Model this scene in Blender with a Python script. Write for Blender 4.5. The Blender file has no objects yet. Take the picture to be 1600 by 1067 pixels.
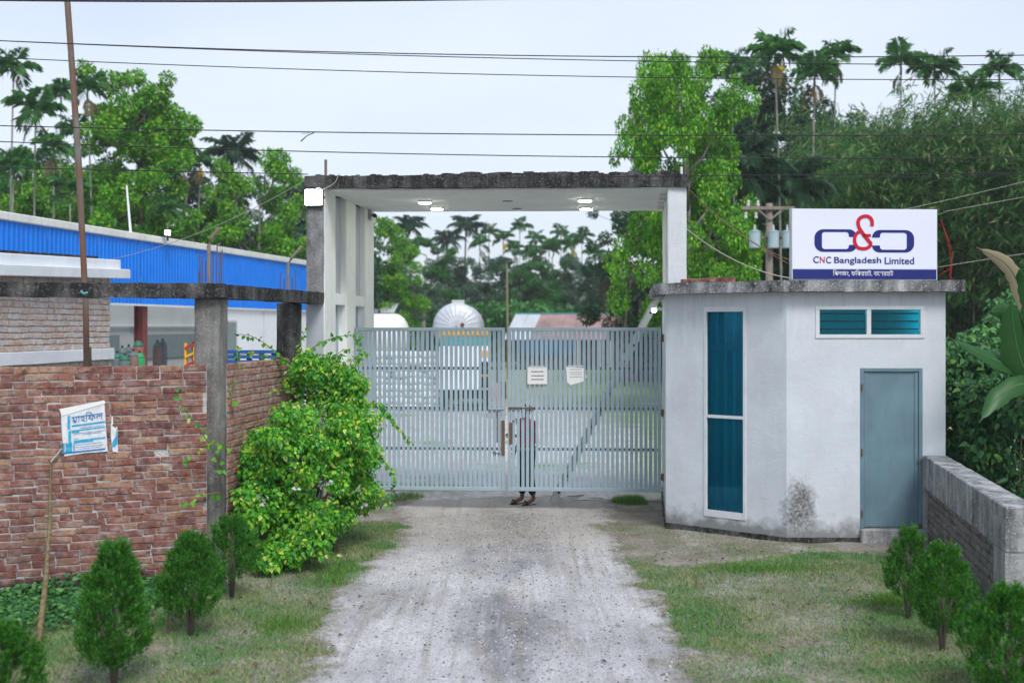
import bpy, bmesh, math, random
import numpy as np
from mathutils import Vector, Matrix, noise as mnoise

# ---------------------------------------------------------------- camera, sky, sun, exposure
sc = bpy.context.scene
col = sc.collection
F, H, HY = 1778.0, 2.9, 510.0            # focal length in px (1600 wide), eye height, horizon row
cam_d = bpy.data.cameras.new('camera'); cam = bpy.data.objects.new('camera', cam_d); col.objects.link(cam)
cam.location = (0, 0, H); cam.rotation_euler = (math.radians(90), 0, 0)
cam_d.sensor_width = 36.0; cam_d.lens = 40.0; cam_d.shift_y = -23.5/1600
cam_d.clip_start = 0.1; cam_d.clip_end = 3000
cam_d.dof.use_dof = True; cam_d.dof.focus_distance = 15.6; cam_d.dof.aperture_fstop = 1.15
sc.camera = cam

SUN_EL, SUN_AZ = 50.0, 158.0             # azimuth clockwise from +Y: behind the camera
world = bpy.data.worlds.new('World'); sc.world = world; world.use_nodes = True
wn, wl = world.node_tree.nodes, world.node_tree.links
wn.clear()
w_out = wn.new('ShaderNodeOutputWorld'); w_bg = wn.new('ShaderNodeBackground')
w_sky = wn.new('ShaderNodeTexSky'); w_sky.sky_type = 'NISHITA'; w_sky.sun_disc = False
w_sky.sun_elevation = math.radians(SUN_EL); w_sky.sun_rotation = math.radians(SUN_AZ)
w_sky.air_density = 1.0; w_sky.dust_density = 2.0; w_sky.ozone_density = 1.5
w_tc = wn.new('ShaderNodeTexCoord'); w_map = wn.new('ShaderNodeMapping'); w_map.inputs['Scale'].default_value = (1.0, 1.0, 3.0)
w_noise = wn.new('ShaderNodeTexNoise'); w_noise.inputs['Scale'].default_value = 2.2; w_noise.inputs['Detail'].default_value = 5
w_ramp = wn.new('ShaderNodeMapRange'); w_ramp.inputs[1].default_value = 0.3; w_ramp.inputs[2].default_value = 0.7
w_ramp.inputs[3].default_value = 0.64; w_ramp.inputs[4].default_value = 0.97
w_mix = wn.new('ShaderNodeMixRGB'); w_mix.inputs[2].default_value = (5.3, 5.75, 6.5, 1)   # thin overcast veil
wl.new(w_tc.outputs['Generated'], w_map.inputs[0]); wl.new(w_map.outputs[0], w_noise.inputs['Vector'])
wl.new(w_noise.outputs['Fac'], w_ramp.inputs[0])
w_sep = wn.new('ShaderNodeSeparateXYZ'); wl.new(w_tc.outputs['Generated'], w_sep.inputs[0])
w_el = wn.new('ShaderNodeMapRange'); w_el.inputs[1].default_value = .15; w_el.inputs[2].default_value = .9; w_el.inputs[3].default_value = 1.0; w_el.inputs[4].default_value = .62
w_mul = wn.new('ShaderNodeMath'); w_mul.operation = 'MULTIPLY'
wl.new(w_sep.outputs[2], w_el.inputs[0]); wl.new(w_el.outputs[0], w_mul.inputs[0]); wl.new(w_ramp.outputs[0], w_mul.inputs[1]); wl.new(w_mul.outputs[0], w_mix.inputs[0])
wl.new(w_sky.outputs[0], w_mix.inputs[1]); wl.new(w_mix.outputs[0], w_bg.inputs[0])
w_bg.inputs[1].default_value = 0.1; wl.new(w_bg.outputs[0], w_out.inputs[0])

sun_d = bpy.data.lights.new('sun', 'SUN'); sun = bpy.data.objects.new('sun', sun_d); col.objects.link(sun)
sun_d.energy = 1.5; sun_d.angle = math.radians(22); sun_d.color = (1.0, 0.985, 0.96)
_a, _e = math.radians(SUN_AZ), math.radians(SUN_EL)
sun.rotation_euler = Vector((math.sin(_a)*math.cos(_e), math.cos(_a)*math.cos(_e), math.sin(_e))).to_track_quat('Z', 'Y').to_euler()

vs = sc.view_settings
vs.view_transform = 'Standard'; vs.look = 'None'; vs.exposure = 0.78; vs.gamma = 1.0; vs.use_curve_mapping = False
sc.cycles.use_denoising = True
sc.cycles.max_bounces = 5; sc.cycles.diffuse_bounces = 3; sc.cycles.glossy_bounces = 2; sc.cycles.transparent_max_bounces = 16; sc.cycles.volume_bounces = 0
sc.cycles.sample_clamp_indirect = 6.0

# ---------------------------------------------------------------- helpers
def gx(px, Y): return (px-800.0)/F*Y
def gz(py, Y): return H-(py-HY)/F*Y
def W(px, py, Y): return (gx(px, Y), Y, gz(py, Y))

def tag(o, label=None, cat=None, group=None, kind=None):
    if label: o['label'] = label
    if cat: o['category'] = cat
    if group: o['group'] = group
    if kind: o['kind'] = kind
    return o
def empty(name, loc=(0, 0, 0), rz=0.0):
    o = bpy.data.objects.new(name, None); col.objects.link(o); o.location = loc; o.rotation_euler = (0, 0, rz); o.empty_display_size = .2
    return o
def thing(name, label, cat, loc=(0, 0, 0), rz=0.0, group=None):
    return tag(empty(name, loc, rz), label, cat, group)
def link_mesh(name, me, m=None, parent=None):
    o = bpy.data.objects.new(name, me); col.objects.link(o)
    if m and not me.materials: me.materials.append(m)
    if parent: o.parent = parent
    return o
def copy_tree(o, parent=None):
    c = o.copy(); col.objects.link(c); c.parent = parent
    for ch in list(o.children): copy_tree(ch, c)
    return c

class MB:
    """collects polygons; build() links them as one mesh object"""
    def __init__(s): s.v = []; s.f = []
    def add(s, vs_, fs_):
        n = len(s.v); s.v += [tuple(p) for p in vs_]; s.f += [tuple(i+n for i in f) for f in fs_]; return s
    def box(s, c, d, rz=0.0, M=None):
        x, y, z = d[0]/2, d[1]/2, d[2]/2
        P = [Vector(p) for p in ((-x,-y,-z),(x,-y,-z),(x,y,-z),(-x,y,-z),(-x,-y,z),(x,-y,z),(x,y,z),(-x,y,z))]
        R = M if M is not None else Matrix.Rotation(rz, 3, 'Z')
        c = Vector(c)
        return s.add([R@p+c for p in P], [(0,3,2,1),(4,5,6,7),(0,1,5,4),(1,2,6,5),(2,3,7,6),(3,0,4,7)])
    def cb(s, x0, x1, y0, y1, z0, z1): return s.box(((x0+x1)/2, (y0+y1)/2, (z0+z1)/2), (x1-x0, y1-y0, z1-z0))
    def prism(s, poly, z0, z1):
        """plan polygon (counter-clockwise) extruded; z1 may be a list per corner"""
        n = len(poly); z1s = z1 if isinstance(z1, (list, tuple)) else [z1]*n; z0s = z0 if isinstance(z0, (list, tuple)) else [z0]*n
        V = [(p[0], p[1], z0s[i]) for i, p in enumerate(poly)]+[(p[0], p[1], z1s[i]) for i, p in enumerate(poly)]
        fs_ = [tuple(range(n-1, -1, -1)), tuple(range(n, 2*n))]+[(i, (i+1) % n, n+(i+1) % n, n+i) for i in range(n)]
        return s.add(V, fs_)
    def bar(s, a, b, w, h=None, up=(0, 0, 1)):
        a, b = Vector(a), Vector(b); d = (b-a); L = d.length; d.normalize(); h = h or w
        u = Vector(up)
        if abs(d.dot(u)) > .98: u = Vector((1, 0, 0))
        x = d.cross(u).normalized(); y = x.cross(d).normalized()
        M = Matrix((x, d, y)).transposed()
        return s.box((a+b)/2, (w, L, h), M=M)
    def tube(s, pts, r, n=8, caps=True):
        pts = [Vector(p) for p in pts]; m = len(pts); rs = r if isinstance(r, (list, tuple)) else [r]*m
        V = []; ref = Vector((0, 0, 1))
        for i, p in enumerate(pts):
            t = (pts[min(i+1, m-1)]-pts[max(i-1, 0)]).normalized()
            a = ref if abs(t.dot(ref)) < .95 else Vector((1, 0, 0))
            x = t.cross(a).normalized(); y = t.cross(x).normalized()
            for k in range(n):
                q = 2*math.pi*k/n; V.append(p+(x*math.cos(q)+y*math.sin(q))*rs[i])
        fs_ = [(i*n+k, i*n+(k+1) % n, (i+1)*n+(k+1) % n, (i+1)*n+k) for i in range(m-1) for k in range(n)]
        if caps: fs_ += [tuple(range(n-1, -1, -1)), tuple((m-1)*n+k for k in range(n))]
        return s.add(V, fs_)
    def lathe(s, prof, c=(0, 0, 0), n=16, axis='Z'):
        V = []
        for (r, z) in prof:
            for k in range(n):
                q = 2*math.pi*k/n; x, y = r*math.cos(q), r*math.sin(q)
                p = (x, y, z) if axis == 'Z' else ((z, x, y) if axis == 'X' else (x, z, y))
                V.append((p[0]+c[0], p[1]+c[1], p[2]+c[2]))
        m = len(prof)
        fs_ = [(i*n+k, i*n+(k+1) % n, (i+1)*n+(k+1) % n, (i+1)*n+k) for i in range(m-1) for k in range(n)]
        fs_ += [tuple(range(n-1, -1, -1)), tuple((m-1)*n+k for k in range(n))]
        return s.add(V, fs_)
    def mesh(s, name):
        me = bpy.data.meshes.new(name); me.from_pydata(s.v, [], s.f); me.update()
        bm = bmesh.new(); bm.from_mesh(me); bmesh.ops.recalc_face_normals(bm, faces=bm.faces[:]); bm.to_mesh(me); bm.free()
        return me
    def build(s, name, m, parent=None, smooth=False, bevel=0.0, rough=None, seg=1):
        me = s.mesh(name)
        if rough:                                   # (edge length, amplitude, noise scale)
            bm = bmesh.new(); bm.from_mesh(me)
            for _ in range(7):
                es = [e for e in bm.edges if e.calc_length() > rough[0]]
                if not es: break
                bmesh.ops.subdivide_edges(bm, edges=es, cuts=1, use_grid_fill=True)
            bmesh.ops.triangulate(bm, faces=[f for f in bm.faces if len(f.verts) > 4])
            for v in bm.verts:
                p = v.co*rough[2]
                v.co += mnoise.noise_vector(p)*rough[1]+mnoise.noise_vector(p*3.7)*rough[1]*.45
            bm.to_mesh(me); bm.free()
        if smooth: me.shade_smooth()
        o = link_mesh(name, me, m, parent)
        if bevel:
            b = o.modifiers.new('bevel', 'BEVEL'); b.width = bevel; b.segments = seg; b.limit_method = 'ANGLE'; b.angle_limit = math.radians(40)
        return o

def mesh_np(name, V, Fc):
    V = np.asarray(V, dtype=np.float32).reshape(-1, 3); Fc = np.asarray(Fc, dtype=np.int32); n, k = Fc.shape
    me = bpy.data.meshes.new(name)
    me.vertices.add(len(V)); me.vertices.foreach_set('co', V.ravel())
    me.loops.add(n*k); me.loops.foreach_set('vertex_index', Fc.ravel())
    me.polygons.add(n); me.polygons.foreach_set('loop_start', np.arange(0, n*k, k, dtype=np.int32))
    me.update(calc_edges=True); me.validate()
    return me

def vnoise(x, y, scale, seed=0):
    """smooth value noise 0..1, vectorised"""
    x = np.asarray(x, float)*scale+seed*17.31; y = np.asarray(y, float)*scale-seed*9.73
    xi, yi = np.floor(x).astype(np.int64), np.floor(y).astype(np.int64); fx, fy = x-xi, y-yi
    fx = fx*fx*(3-2*fx); fy = fy*fy*(3-2*fy)
    def h(a, b):
        n = (a*374761393+b*668265263+seed*974711) & 0xffffffff
        n = ((n ^ (n >> 13))*1274126177) & 0xffffffff
        return ((n ^ (n >> 16)) & 0xffff)/65535.0
    return (h(xi, yi)*(1-fx)+h(xi+1, yi)*fx)*(1-fy)+(h(xi, yi+1)*(1-fx)+h(xi+1, yi+1)*fx)*fy
def fbm(x, y, scale, seed=0, o=4):
    t = 0; a = .5; s = 0
    for i in range(o): t = t+a*vnoise(x, y, scale*2**i, seed+i); s += a; a *= .5
    return t/s
def sstep(a, b, x): t = np.clip((np.asarray(x, float)-a)/(b-a), 0, 1); return t*t*(3-2*t)

# ---------------------------------------------------------------- materials
class NT:
    def __init__(s, name, rough=.8, spec=.3):
        s.m = bpy.data.materials.new(name); s.m.use_nodes = True; s.nt = s.m.node_tree; s.n = s.nt.nodes; s.l = s.nt.links
        s.b = s.n['Principled BSDF']; s.out = s.n['Material Output']
        s.b.inputs['Roughness'].default_value = rough; s.b.inputs['Specular IOR Level'].default_value = spec
        s.geo = s.n.new('ShaderNodeNewGeometry'); s.oi = s.n.new('ShaderNodeObjectInfo')
        s.pos = s.geo.outputs['Position']; s.tc = s.n.new('ShaderNodeTexCoord'); s.obj = s.tc.outputs['Object']
    def set(s, sock, v):
        if hasattr(v, 'is_linked') or hasattr(v, 'links'): s.l.new(v, sock)
        elif isinstance(v, (tuple, list)): sock.default_value = tuple(v)+((1,) if len(v) == 3 and len(sock.default_value) == 4 else ())
        else: sock.default_value = v
    def mapping(s, v, scale=(1, 1, 1), loc=(0, 0, 0), rot=(0, 0, 0)):
        n = s.n.new('ShaderNodeMapping'); s.l.new(v, n.inputs[0]); n.inputs['Scale'].default_value = scale; n.inputs['Location'].default_value = loc; n.inputs['Rotation'].default_value = rot
        return n.outputs[0]
    def noise(s, scale, detail=4, v=None, rough=.6, col=False):
        n = s.n.new('ShaderNodeTexNoise'); n.inputs['Scale'].default_value = scale; n.inputs['Detail'].default_value = detail; n.inputs['Roughness'].default_value = rough
        s.l.new(v or s.pos, n.inputs['Vector']); return n.outputs['Color' if col else 'Fac']
    def voro(s, scale, v=None, feature='F1', out='Distance'):
        n = s.n.new('ShaderNodeTexVoronoi'); n.feature = feature; n.inputs['Scale'].default_value = scale; s.l.new(v or s.pos, n.inputs['Vector']); return n.outputs[out]
    def rng(s, f, a, b, c=0., d=1.):
        n = s.n.new('ShaderNodeMapRange'); s.l.new(f, n.inputs[0])
        for i, q in enumerate((a, b, c, d)): n.inputs[i+1].default_value = q
        return n.outputs[0]
    def ramp(s, f, stops, interp='LINEAR'):
        n = s.n.new('ShaderNodeValToRGB'); s.l.new(f, n.inputs[0]); e = n.color_ramp; e.interpolation = interp
        while len(e.elements) < len(stops): e.elements.new(.5)
        for el, (p, c) in zip(e.elements, stops): el.position = p; el.color = (c[0], c[1], c[2], 1)
        return n.outputs[0]
    def mix(s, f, a, b, mode='MIX'):
        n = s.n.new('ShaderNodeMixRGB'); n.blend_type = mode; s.set(n.inputs[0], f); s.set(n.inputs[1], a); s.set(n.inputs[2], b); return n.outputs[0]
    def math(s, op, a, b=0., clamp=False):
        n = s.n.new('ShaderNodeMath'); n.operation = op; n.use_clamp = clamp; s.set(n.inputs[0], a); s.set(n.inputs[1], b); return n.outputs[0]
    def sep(s, v=None):
        n = s.n.new('ShaderNodeSeparateXYZ'); s.l.new(v or s.pos, n.inputs[0]); return n.outputs
    def bump(s, h, strength=.3, dist=.02):
        n = s.n.new('ShaderNodeBump'); n.inputs['Strength'].default_value = strength; n.inputs['Distance'].default_value = dist
        s.l.new(h, n.inputs['Height']); s.l.new(n.outputs[0], s.b.inputs['Normal'])
    def color(s, c): s.set(s.b.inputs['Base Color'], c); return s

def plain(name, c, rough=.6, spec=.35, metal=0., var=.12, scale=6.):
    t = NT(name, rough, spec); t.b.inputs['Metallic'].default_value = metal
    n = t.noise(scale, 5)
    t.color(t.mix(t.rng(n, .3, .7), tuple(x*(1-var) for x in c), tuple(min(1, x*(1+var)) for x in c)))
    t.bump(t.noise(scale*9, 3), .08, .01)
    return t.m
def emit(name, c, strength):
    t = NT(name); t.b.inputs['Emission Color'].default_value = (*c, 1); t.b.inputs['Emission Strength'].default_value = strength; t.color((.8, .8, .8)); return t.m

def concrete(name, light, dark, amt, streak=True):
    """weathered cement: dark algae blotches and run-off streaks on grey"""
    t = NT(name, .9, .2)
    a = t.noise(2.6, 7, rough=.72)
    st = t.noise(1., 5, t.mapping(t.pos, (6, 6, .55)))
    f = t.math('ADD', t.math('MULTIPLY', a, .52), t.math('MULTIPLY', st, .5 if streak else .0))
    c = t.ramp(t.rng(f, .5-amt, .78-amt), [(0, light), (.45, tuple((l+d)/2 for l, d in zip(light, dark))), (1, dark)])
    sp = t.noise(38, 3); c = t.mix(t.rng(sp, .56, .72, 0, .6), c, tuple(x*1.5 for x in light))
    c = t.mix(t.rng(t.noise(70, 2), .3, .7, 0, .35), c, dark)
    t.color(c); t.bump(t.math('ADD', t.noise(45, 4), t.noise(9, 4)), .45, .02)
    return t.m
M = {}
M['dark_concrete'] = concrete('weathered_dark_concrete', (.22, .215, .21), (.02, .02, .02), .22)
M['grey_concrete'] = concrete('weathered_grey_concrete', (.30, .29, .275), (.035, .035, .032), .09)
M['pale_concrete'] = concrete('cement_render', (.44, .45, .45), (.05, .05, .052), .06)
M['cap_concrete'] = concrete('stained_wall_cap', (.50, .515, .52), (.03, .03, .032), .10)
M['column_moss'] = concrete('mossy_column', (.30, .30, .30), (.035, .035, .035), .10)
M['slab_edge'] = concrete('stained_roof_edge', (.60, .62, .64), (.022, .022, .022), .17)

def plaster(name, c, dirt=.5, stain=None, foot=None):
    t = NT(name, .75, .25)
    k = t.mix(t.rng(t.noise(1.3, 6), .35, .7, 0, 1), c, tuple(x*.86 for x in c))
    k = t.mix(t.rng(t.noise(2., 6, t.mapping(t.pos, (3, 3, .6)), rough=.7), .5, .8, 0, .5*dirt), k, (.33, .33, .31))
    k = t.mix(t.rng(t.noise(26, 4), .62, .74, 0, .55*dirt), k, (.30, .29, .27))
    if foot is not None:                          # run-off streaks below the roof slab
        k = t.mix(t.math('MULTIPLY', t.rng(t.sep()[2], 2.5, 3.35, 0, .4), t.rng(t.noise(2.6, 6, t.mapping(t.pos, (4, 4, .35)), rough=.7), .50, .72)), k, (.24, .24, .23))
    if foot is not None:                          # splash-back dirt along the foot of the wall
        z = t.sep()[2]
        g = t.math('ADD', t.rng(z, foot, foot+.65, .55, -.25), t.math('MULTIPLY', t.noise(5, 6), .75))
        k = t.mix(t.rng(g, .50, .78, 0, .85), k, (.17, .17, .165))
    if stain:                                     # a patch where the plaster has rotted
        x, y, z = t.sep()[:3]
        (sx, sz, rx, rz_) = stain
        dx = t.math('DIVIDE', t.math('SUBTRACT', x, sx), rx); dz = t.math('DIVIDE', t.math('SUBTRACT', z, sz), rz_)
        d = t.math('ADD', t.math('MULTIPLY', dx, dx), t.math('MULTIPLY', dz, dz))
        g = t.math('ADD', t.math('MULTIPLY', d, .33), t.math('ADD', t.math('MULTIPLY', t.noise(11, 7, rough=.75), .8), t.math('MULTIPLY', t.noise(3.2, 4), .45)))
        k = t.mix(t.rng(g, .95, .66), k, t.ramp(t.noise(23, 5), [(.3, (.035, .037, .04)), (.5, (.20, .205, .21)), (.7, (.48, .49, .5))]))
    t.color(k); t.bump(t.math('ADD', t.math('MULTIPLY', t.noise(5, 5), 2.), t.noise(50, 3)), .22, .02)
    return t.m
M['plaster'] = plaster('white_plaster', (.62, .665, .71), .5, (3.80, .50, .26, .46), .05)
M['plaster_gate'] = plaster('gate_plaster', (.84, .86, .82), .45)
M['plaster_grey'] = plaster('grey_plaster', (.46, .50, .54), .5)
M['plaster_col'] = plaster('column_plaster', (.64, .67, .70), .9)
M['soffit'] = plaster('soffit_plaster', (.85, .88, .86), .5)
M['white_paint'] = plaster('white_band', (.82, .86, .90), .25)

def brick_mat(name, stops, grime, wash, mott=((.09, .042, .036), (.27, .115, .088), (.37, .225, .165)), smear=(.46, .44, .42), dk=(.06, .03, .028)):
    t = NT(name, .88, .2)
    r = t.oi.outputs['Random']
    off = t.n.new('ShaderNodeVectorMath'); off.operation = 'ADD'; t.l.new(t.pos, off.inputs[0])
    c = t.ramp(r, stops)
    n = t.noise(13, 5, t.mapping(t.pos, (1, 1, 1.7)), rough=.65)
    c = t.mix(t.rng(n, .43, .57, 0, .9), c, t.ramp(t.noise(5.5, 3), [(.3, mott[0]), (.5, mott[1]), (.68, mott[2])]))
    c = t.mix(t.rng(t.noise(31, 4), .5, .75, 0, .6), c, dk)
    c = t.mix(t.rng(t.noise(8.5, 6, rough=.75), .48, .66, 0, wash), c, smear)      # mortar smears
    c = t.mix(t.rng(t.noise(1.1, 5), .5, .75, 0, grime), c, (.045, .04, .037))
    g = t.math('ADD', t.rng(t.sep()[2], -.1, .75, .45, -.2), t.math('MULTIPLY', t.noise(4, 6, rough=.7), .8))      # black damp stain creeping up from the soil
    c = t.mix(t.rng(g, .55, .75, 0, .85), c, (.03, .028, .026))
    t.color(c); t.bump(t.math('ADD', t.noise(24, 5), t.noise(85, 3)), .6, .012)
    return t.m
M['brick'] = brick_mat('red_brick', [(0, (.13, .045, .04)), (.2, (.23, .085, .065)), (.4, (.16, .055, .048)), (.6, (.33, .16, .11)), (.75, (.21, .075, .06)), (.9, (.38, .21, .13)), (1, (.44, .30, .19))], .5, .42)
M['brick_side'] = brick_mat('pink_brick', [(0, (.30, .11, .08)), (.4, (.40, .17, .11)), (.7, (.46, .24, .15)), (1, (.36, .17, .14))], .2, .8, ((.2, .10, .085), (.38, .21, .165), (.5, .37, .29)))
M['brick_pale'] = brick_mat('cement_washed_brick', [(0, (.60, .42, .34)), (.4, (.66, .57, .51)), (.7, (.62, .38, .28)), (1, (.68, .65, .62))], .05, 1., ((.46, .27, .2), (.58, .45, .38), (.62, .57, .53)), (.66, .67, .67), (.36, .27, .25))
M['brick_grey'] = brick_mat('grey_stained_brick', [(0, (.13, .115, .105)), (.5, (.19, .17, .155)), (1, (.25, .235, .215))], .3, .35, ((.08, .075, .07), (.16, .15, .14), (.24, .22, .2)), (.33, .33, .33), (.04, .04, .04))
def mortar_mat(name, c):
    t = NT(name, .95, .1)
    k = t.mix(t.rng(t.noise(4, 6), .35, .7), c, tuple(x*.55 for x in c)); k = t.mix(t.rng(t.noise(40, 3), .5, .75, 0, .6), k, tuple(x*.35 for x in c))
    t.color(k); t.bump(t.noise(55, 4), .7, .02); return t.m
M['mortar'] = mortar_mat('cement_mortar', (.53, .51, .50))
M['mortar_pale'] = mortar_mat('grey_pointing', (.72, .74, .75))
M['mortar_dark'] = mortar_mat('dark_pointing', (.06, .058, .055))

def painted_steel(name, c, rust=.3, rough=.45):
    t = NT(name, rough, .4)
    k = t.mix(t.rng(t.noise(1.7, 5), .3, .7), tuple(x*.85 for x in c), tuple(min(1, x*1.1) for x in c))
    k = t.mix(t.rng(t.noise(9., 4, t.mapping(t.pos, (1, 1, .25))), .52, .8, 0, .35), k, tuple(x*.6 for x in c))
    k = t.mix(t.rng(t.noise(33, 4), .66, .74, 0, rust), k, (.12, .06, .03))
    t.color(k); t.bump(t.noise(3.0, 3), .18, .02); return t.m
M['gate_steel'] = painted_steel('gate_blue_grey_paint', (.33, .44, .50), .6)
M['gate_frame'] = painted_steel('gate_frame_paint', (.34, .44, .48), .7)
M['gate_rail'] = painted_steel('gate_rail_paint', (.09, .125, .145), .8)
M['door_steel'] = painted_steel('door_blue_grey_paint', (.14, .23, .275), .7)
M['rusty'] = painted_steel('rusty_iron', (.13, .085, .06), .9, .7)
M['black_metal'] = plain('dark_metal', (.03, .03, .032), .5)
M['alu'] = plain('aluminium_frame', (.62, .65, .67), .35, .5, 0, .08)
M['steel_light'] = painted_steel('galvanised_profile', (.52, .55, .53), .6)
M['blue_sheet'] = plain('blue_metal_cladding', (.006, .185, .72), .42, .4, 0, .08, 1.5)
M['blue_paint'] = plain('blue_truck_paint', (.015, .10, .34), .4)
M['white_sheet'] = plain('white_metal_sheet', (.76, .79, .82), .5, .3, 0, .05, 1.)
M['fascia'] = plaster('roof_fascia_white', (.72, .73, .70), .8)
M['int_wall'] = plain('interior_wall', (.50, .53, .51), .8, .2, 0, .08, 1.)
M['int_dark'] = plain('interior_dark_panel', (.20, .25, .25), .8)
M['maroon'] = painted_steel('maroon_steel', (.20, .045, .045), .3)
M['yellow'] = plain('yellow_paint', (.75, .38, .02), .5)
M['red'] = plain('red_paint', (.45, .02, .02), .5)
M['teal'] = plain('teal_paint', (.05, .33, .36), .5)
M['bottle_green'] = plain('cylinder_green', (.03, .16, .11), .5)
M['bottle_brown'] = plain('cylinder_brown', (.20, .13, .10), .6)
M['bottle_grey'] = plain('cylinder_grey', (.12, .16, .16), .6)
M['bright_green'] = plain('cylinder_bright_green', (.02, .32, .10), .5)
M['rubber'] = plain('rubber', (.015, .015, .015), .8)
M['wire'] = plain('cable_black', (.02, .02, .025), .6)
M['wire_brown'] = plain('cable_copper', (.30, .15, .08), .6)
M['wire_pale'] = plain('cable_pale', (.42, .40, .34), .6)
M['wire_red'] = plain('cable_red', (.55, .02, .03), .6)
M['paper'] = plain('paper', (.78, .78, .76), .8, .2, 0, .05, 30)
M['paper_dirty'] = plain('weathered_paper', (.66, .68, .71), .8, .2, 0, .18, 18)
M['ink'] = plain('ink', (.05, .05, .07), .8)
M['poster_blue'] = plain('poster_blue', (.05, .36, .58), .8, .2, 0, .3, 25)
M['poster_navy'] = plain('poster_dark_blue', (.02, .17, .42), .8, .2, 0, .3, 25)
M['sign_white'] = plain('sign_vinyl', (.74, .77, .92), .45, .3, 0, .02, 1)
M['sign_navy'] = plain('sign_navy', (.013, .022, .17), .45, .3, 0, .04, 2)
M['sign_red'] = plain('sign_red', (.55, .008, .03), .45, .3, 0, .04, 2)
M['sign_edge'] = plain('sign_return', (.55, .60, .60), .4)
M['sign_letter_white'] = plain('sign_lettering_white', (.8, .8, .86), .45, .3, 0, .02, 2)
M['pole_wood'] = plain('pole_wood', (.22, .19, .16), .9, .1, 0, .25, 5)
M['trafo'] = painted_steel('transformer_paint', (.36, .47, .52), .7)
M['porcelain'] = plain('porcelain', (.55, .55, .55), .3)
M['silver'] = plain('tank_cladding', (.55, .58, .63), .45, .5, .15, .08, 2)
M['tank_white'] = plain('tank_white', (.78, .77, .77), .5, .3, 0, .05, 1)
M['roof_rust'] = plain('rusty_tin_roof', (.33, .22, .21), .7, .3, 0, .35, .6)
M['roof_pale'] = plain('pale_tin_roof', (.50, .53, .57), .6, .3, 0, .1, .6)
M['roof_blue'] = plain('blue_tin_roof', (.12, .30, .48), .6)
M['pinkish'] = plain('pinkish_render', (.42, .31, .30), .85, .2, 0, .15, 2)
M['brown_wall'] = plain('brown_tin_wall', (.12, .09, .085), .8, .2, 0, .4, 1)
M['tarp_blue'] = plain('blue_tarpaulin', (.02, .10, .22), .6)
M['sack'] = plain('white_woven_sack', (.66, .67, .68), .8, .2, 0, .25, 3)
M['light_on'] = emit('floodlight_led', (.93, .97, 1.0), 26)
M['down_on'] = emit('downlight_led', (1.0, .97, .86), 40)
M['small_on'] = emit('lamp_led', (.95, 1, .97), 14)
M['tube_on'] = emit('tube_lamp', (.85, 1.0, 1.0), 90)
def glass_mat():
    t = NT('teal_tinted_glass', .06, .5)
    g = t.n.new('ShaderNodeBsdfGlossy'); g.inputs['Roughness'].default_value = .04; g.inputs['Color'].default_value = (.16, .52, .62, 1)
    tr = t.n.new('ShaderNodeBsdfTransparent'); tr.inputs['Color'].default_value = (.02, .68, .78, 1)
    fr = t.n.new('ShaderNodeFresnel'); fr.inputs[0].default_value = 1.45
    mx = t.n.new('ShaderNodeMixShader'); t.l.new(t.math('ADD', fr.outputs[0], .03), mx.inputs[0]); t.l.new(tr.outputs[0], mx.inputs[1]); t.l.new(g.outputs[0], mx.inputs[2])
    t.l.new(mx.outputs[0], t.out.inputs[0]); return t.m
M['glass'] = glass_mat()
M['curtain'] = None

def leaf(name, stops, trans=.35, rough=.5, spec=.35, ns=.5):
    """leaf colour differs from leaf to leaf"""
    t = NT(name, rough, spec)
    c = t.ramp(t.geo.outputs['Random Per Island'], stops)
    c = t.mix(t.rng(t.noise(ns, 3), .35, .65, 0, .55), c, t.mix(.5, c, (stops[0][1])))
    t.color(c)
    tr = t.n.new('ShaderNodeBsdfTranslucent'); t.l.new(c, tr.inputs[0]); mx = t.n.new('ShaderNodeMixShader'); mx.inputs[0].default_value = trans
    t.l.new(t.b.outputs[0], mx.inputs[1]); t.l.new(tr.outputs[0], mx.inputs[2]); t.l.new(mx.outputs[0], t.out.inputs[0])
    return t.m
M['curtain'] = leaf('pale_curtain', [(0, (.45, .78, .92)), (1, (.5, .82, .95))], .45)
M['leaf_bright'] = leaf('fresh_green_leaf', [(0, (.025, .15, .012)), (.4, (.10, .38, .02)), (.8, (.25, .58, .03)), (1, (.45, .70, .06))], .35)
M['leaf_mid'] = leaf('mid_green_leaf', [(0, (.025, .13, .03)), (.5, (.06, .26, .05)), (1, (.13, .36, .08))], .4)
M['leaf_dark'] = leaf('dark_green_leaf', [(0, (.010, .05, .022)), (.5, (.022, .09, .035)), (1, (.05, .14, .05))], .25)
M['leaf_grey'] = leaf('grey_green_leaf', [(0, (.05, .11, .07)), (.5, (.09, .19, .11)), (1, (.16, .28, .15))])
M['leaf_brown'] = leaf('dry_brown_leaf', [(0, (.035, .028, .02)), (.5, (.075, .05, .03)), (1, (.16, .09, .045))], .2)
M['leaf_bamboo'] = leaf('bamboo_leaf', [(0, (.025, .10, .03)), (.45, (.07, .21, .05)), (.8, (.15, .33, .08)), (.93, (.26, .36, .10)), (1, (.42, .32, .18))], .4)
M['frond'] = leaf('palm_frond', [(0, (.03, .13, .035)), (.5, (.065, .24, .05)), (1, (.16, .38, .09))], .4)
M['frond_far'] = leaf('far_palm_frond', [(0, (.025, .075, .04)), (1, (.06, .15, .07))], .3)
M['frond_dry'] = leaf('dry_palm_frond', [(0, (.13, .10, .05)), (.5, (.20, .17, .08)), (1, (.14, .16, .05))], .3)
M['leaf_boug'] = leaf('variegated_leaf', [(0, (.03, .20, .025)), (.35, (.07, .38, .03)), (.65, (.18, .54, .03)), (.86, (.38, .68, .04)), (.96, (.64, .76, .10)), (1, (.74, .78, .35))], .38, .4, .35, 3.5)
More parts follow.
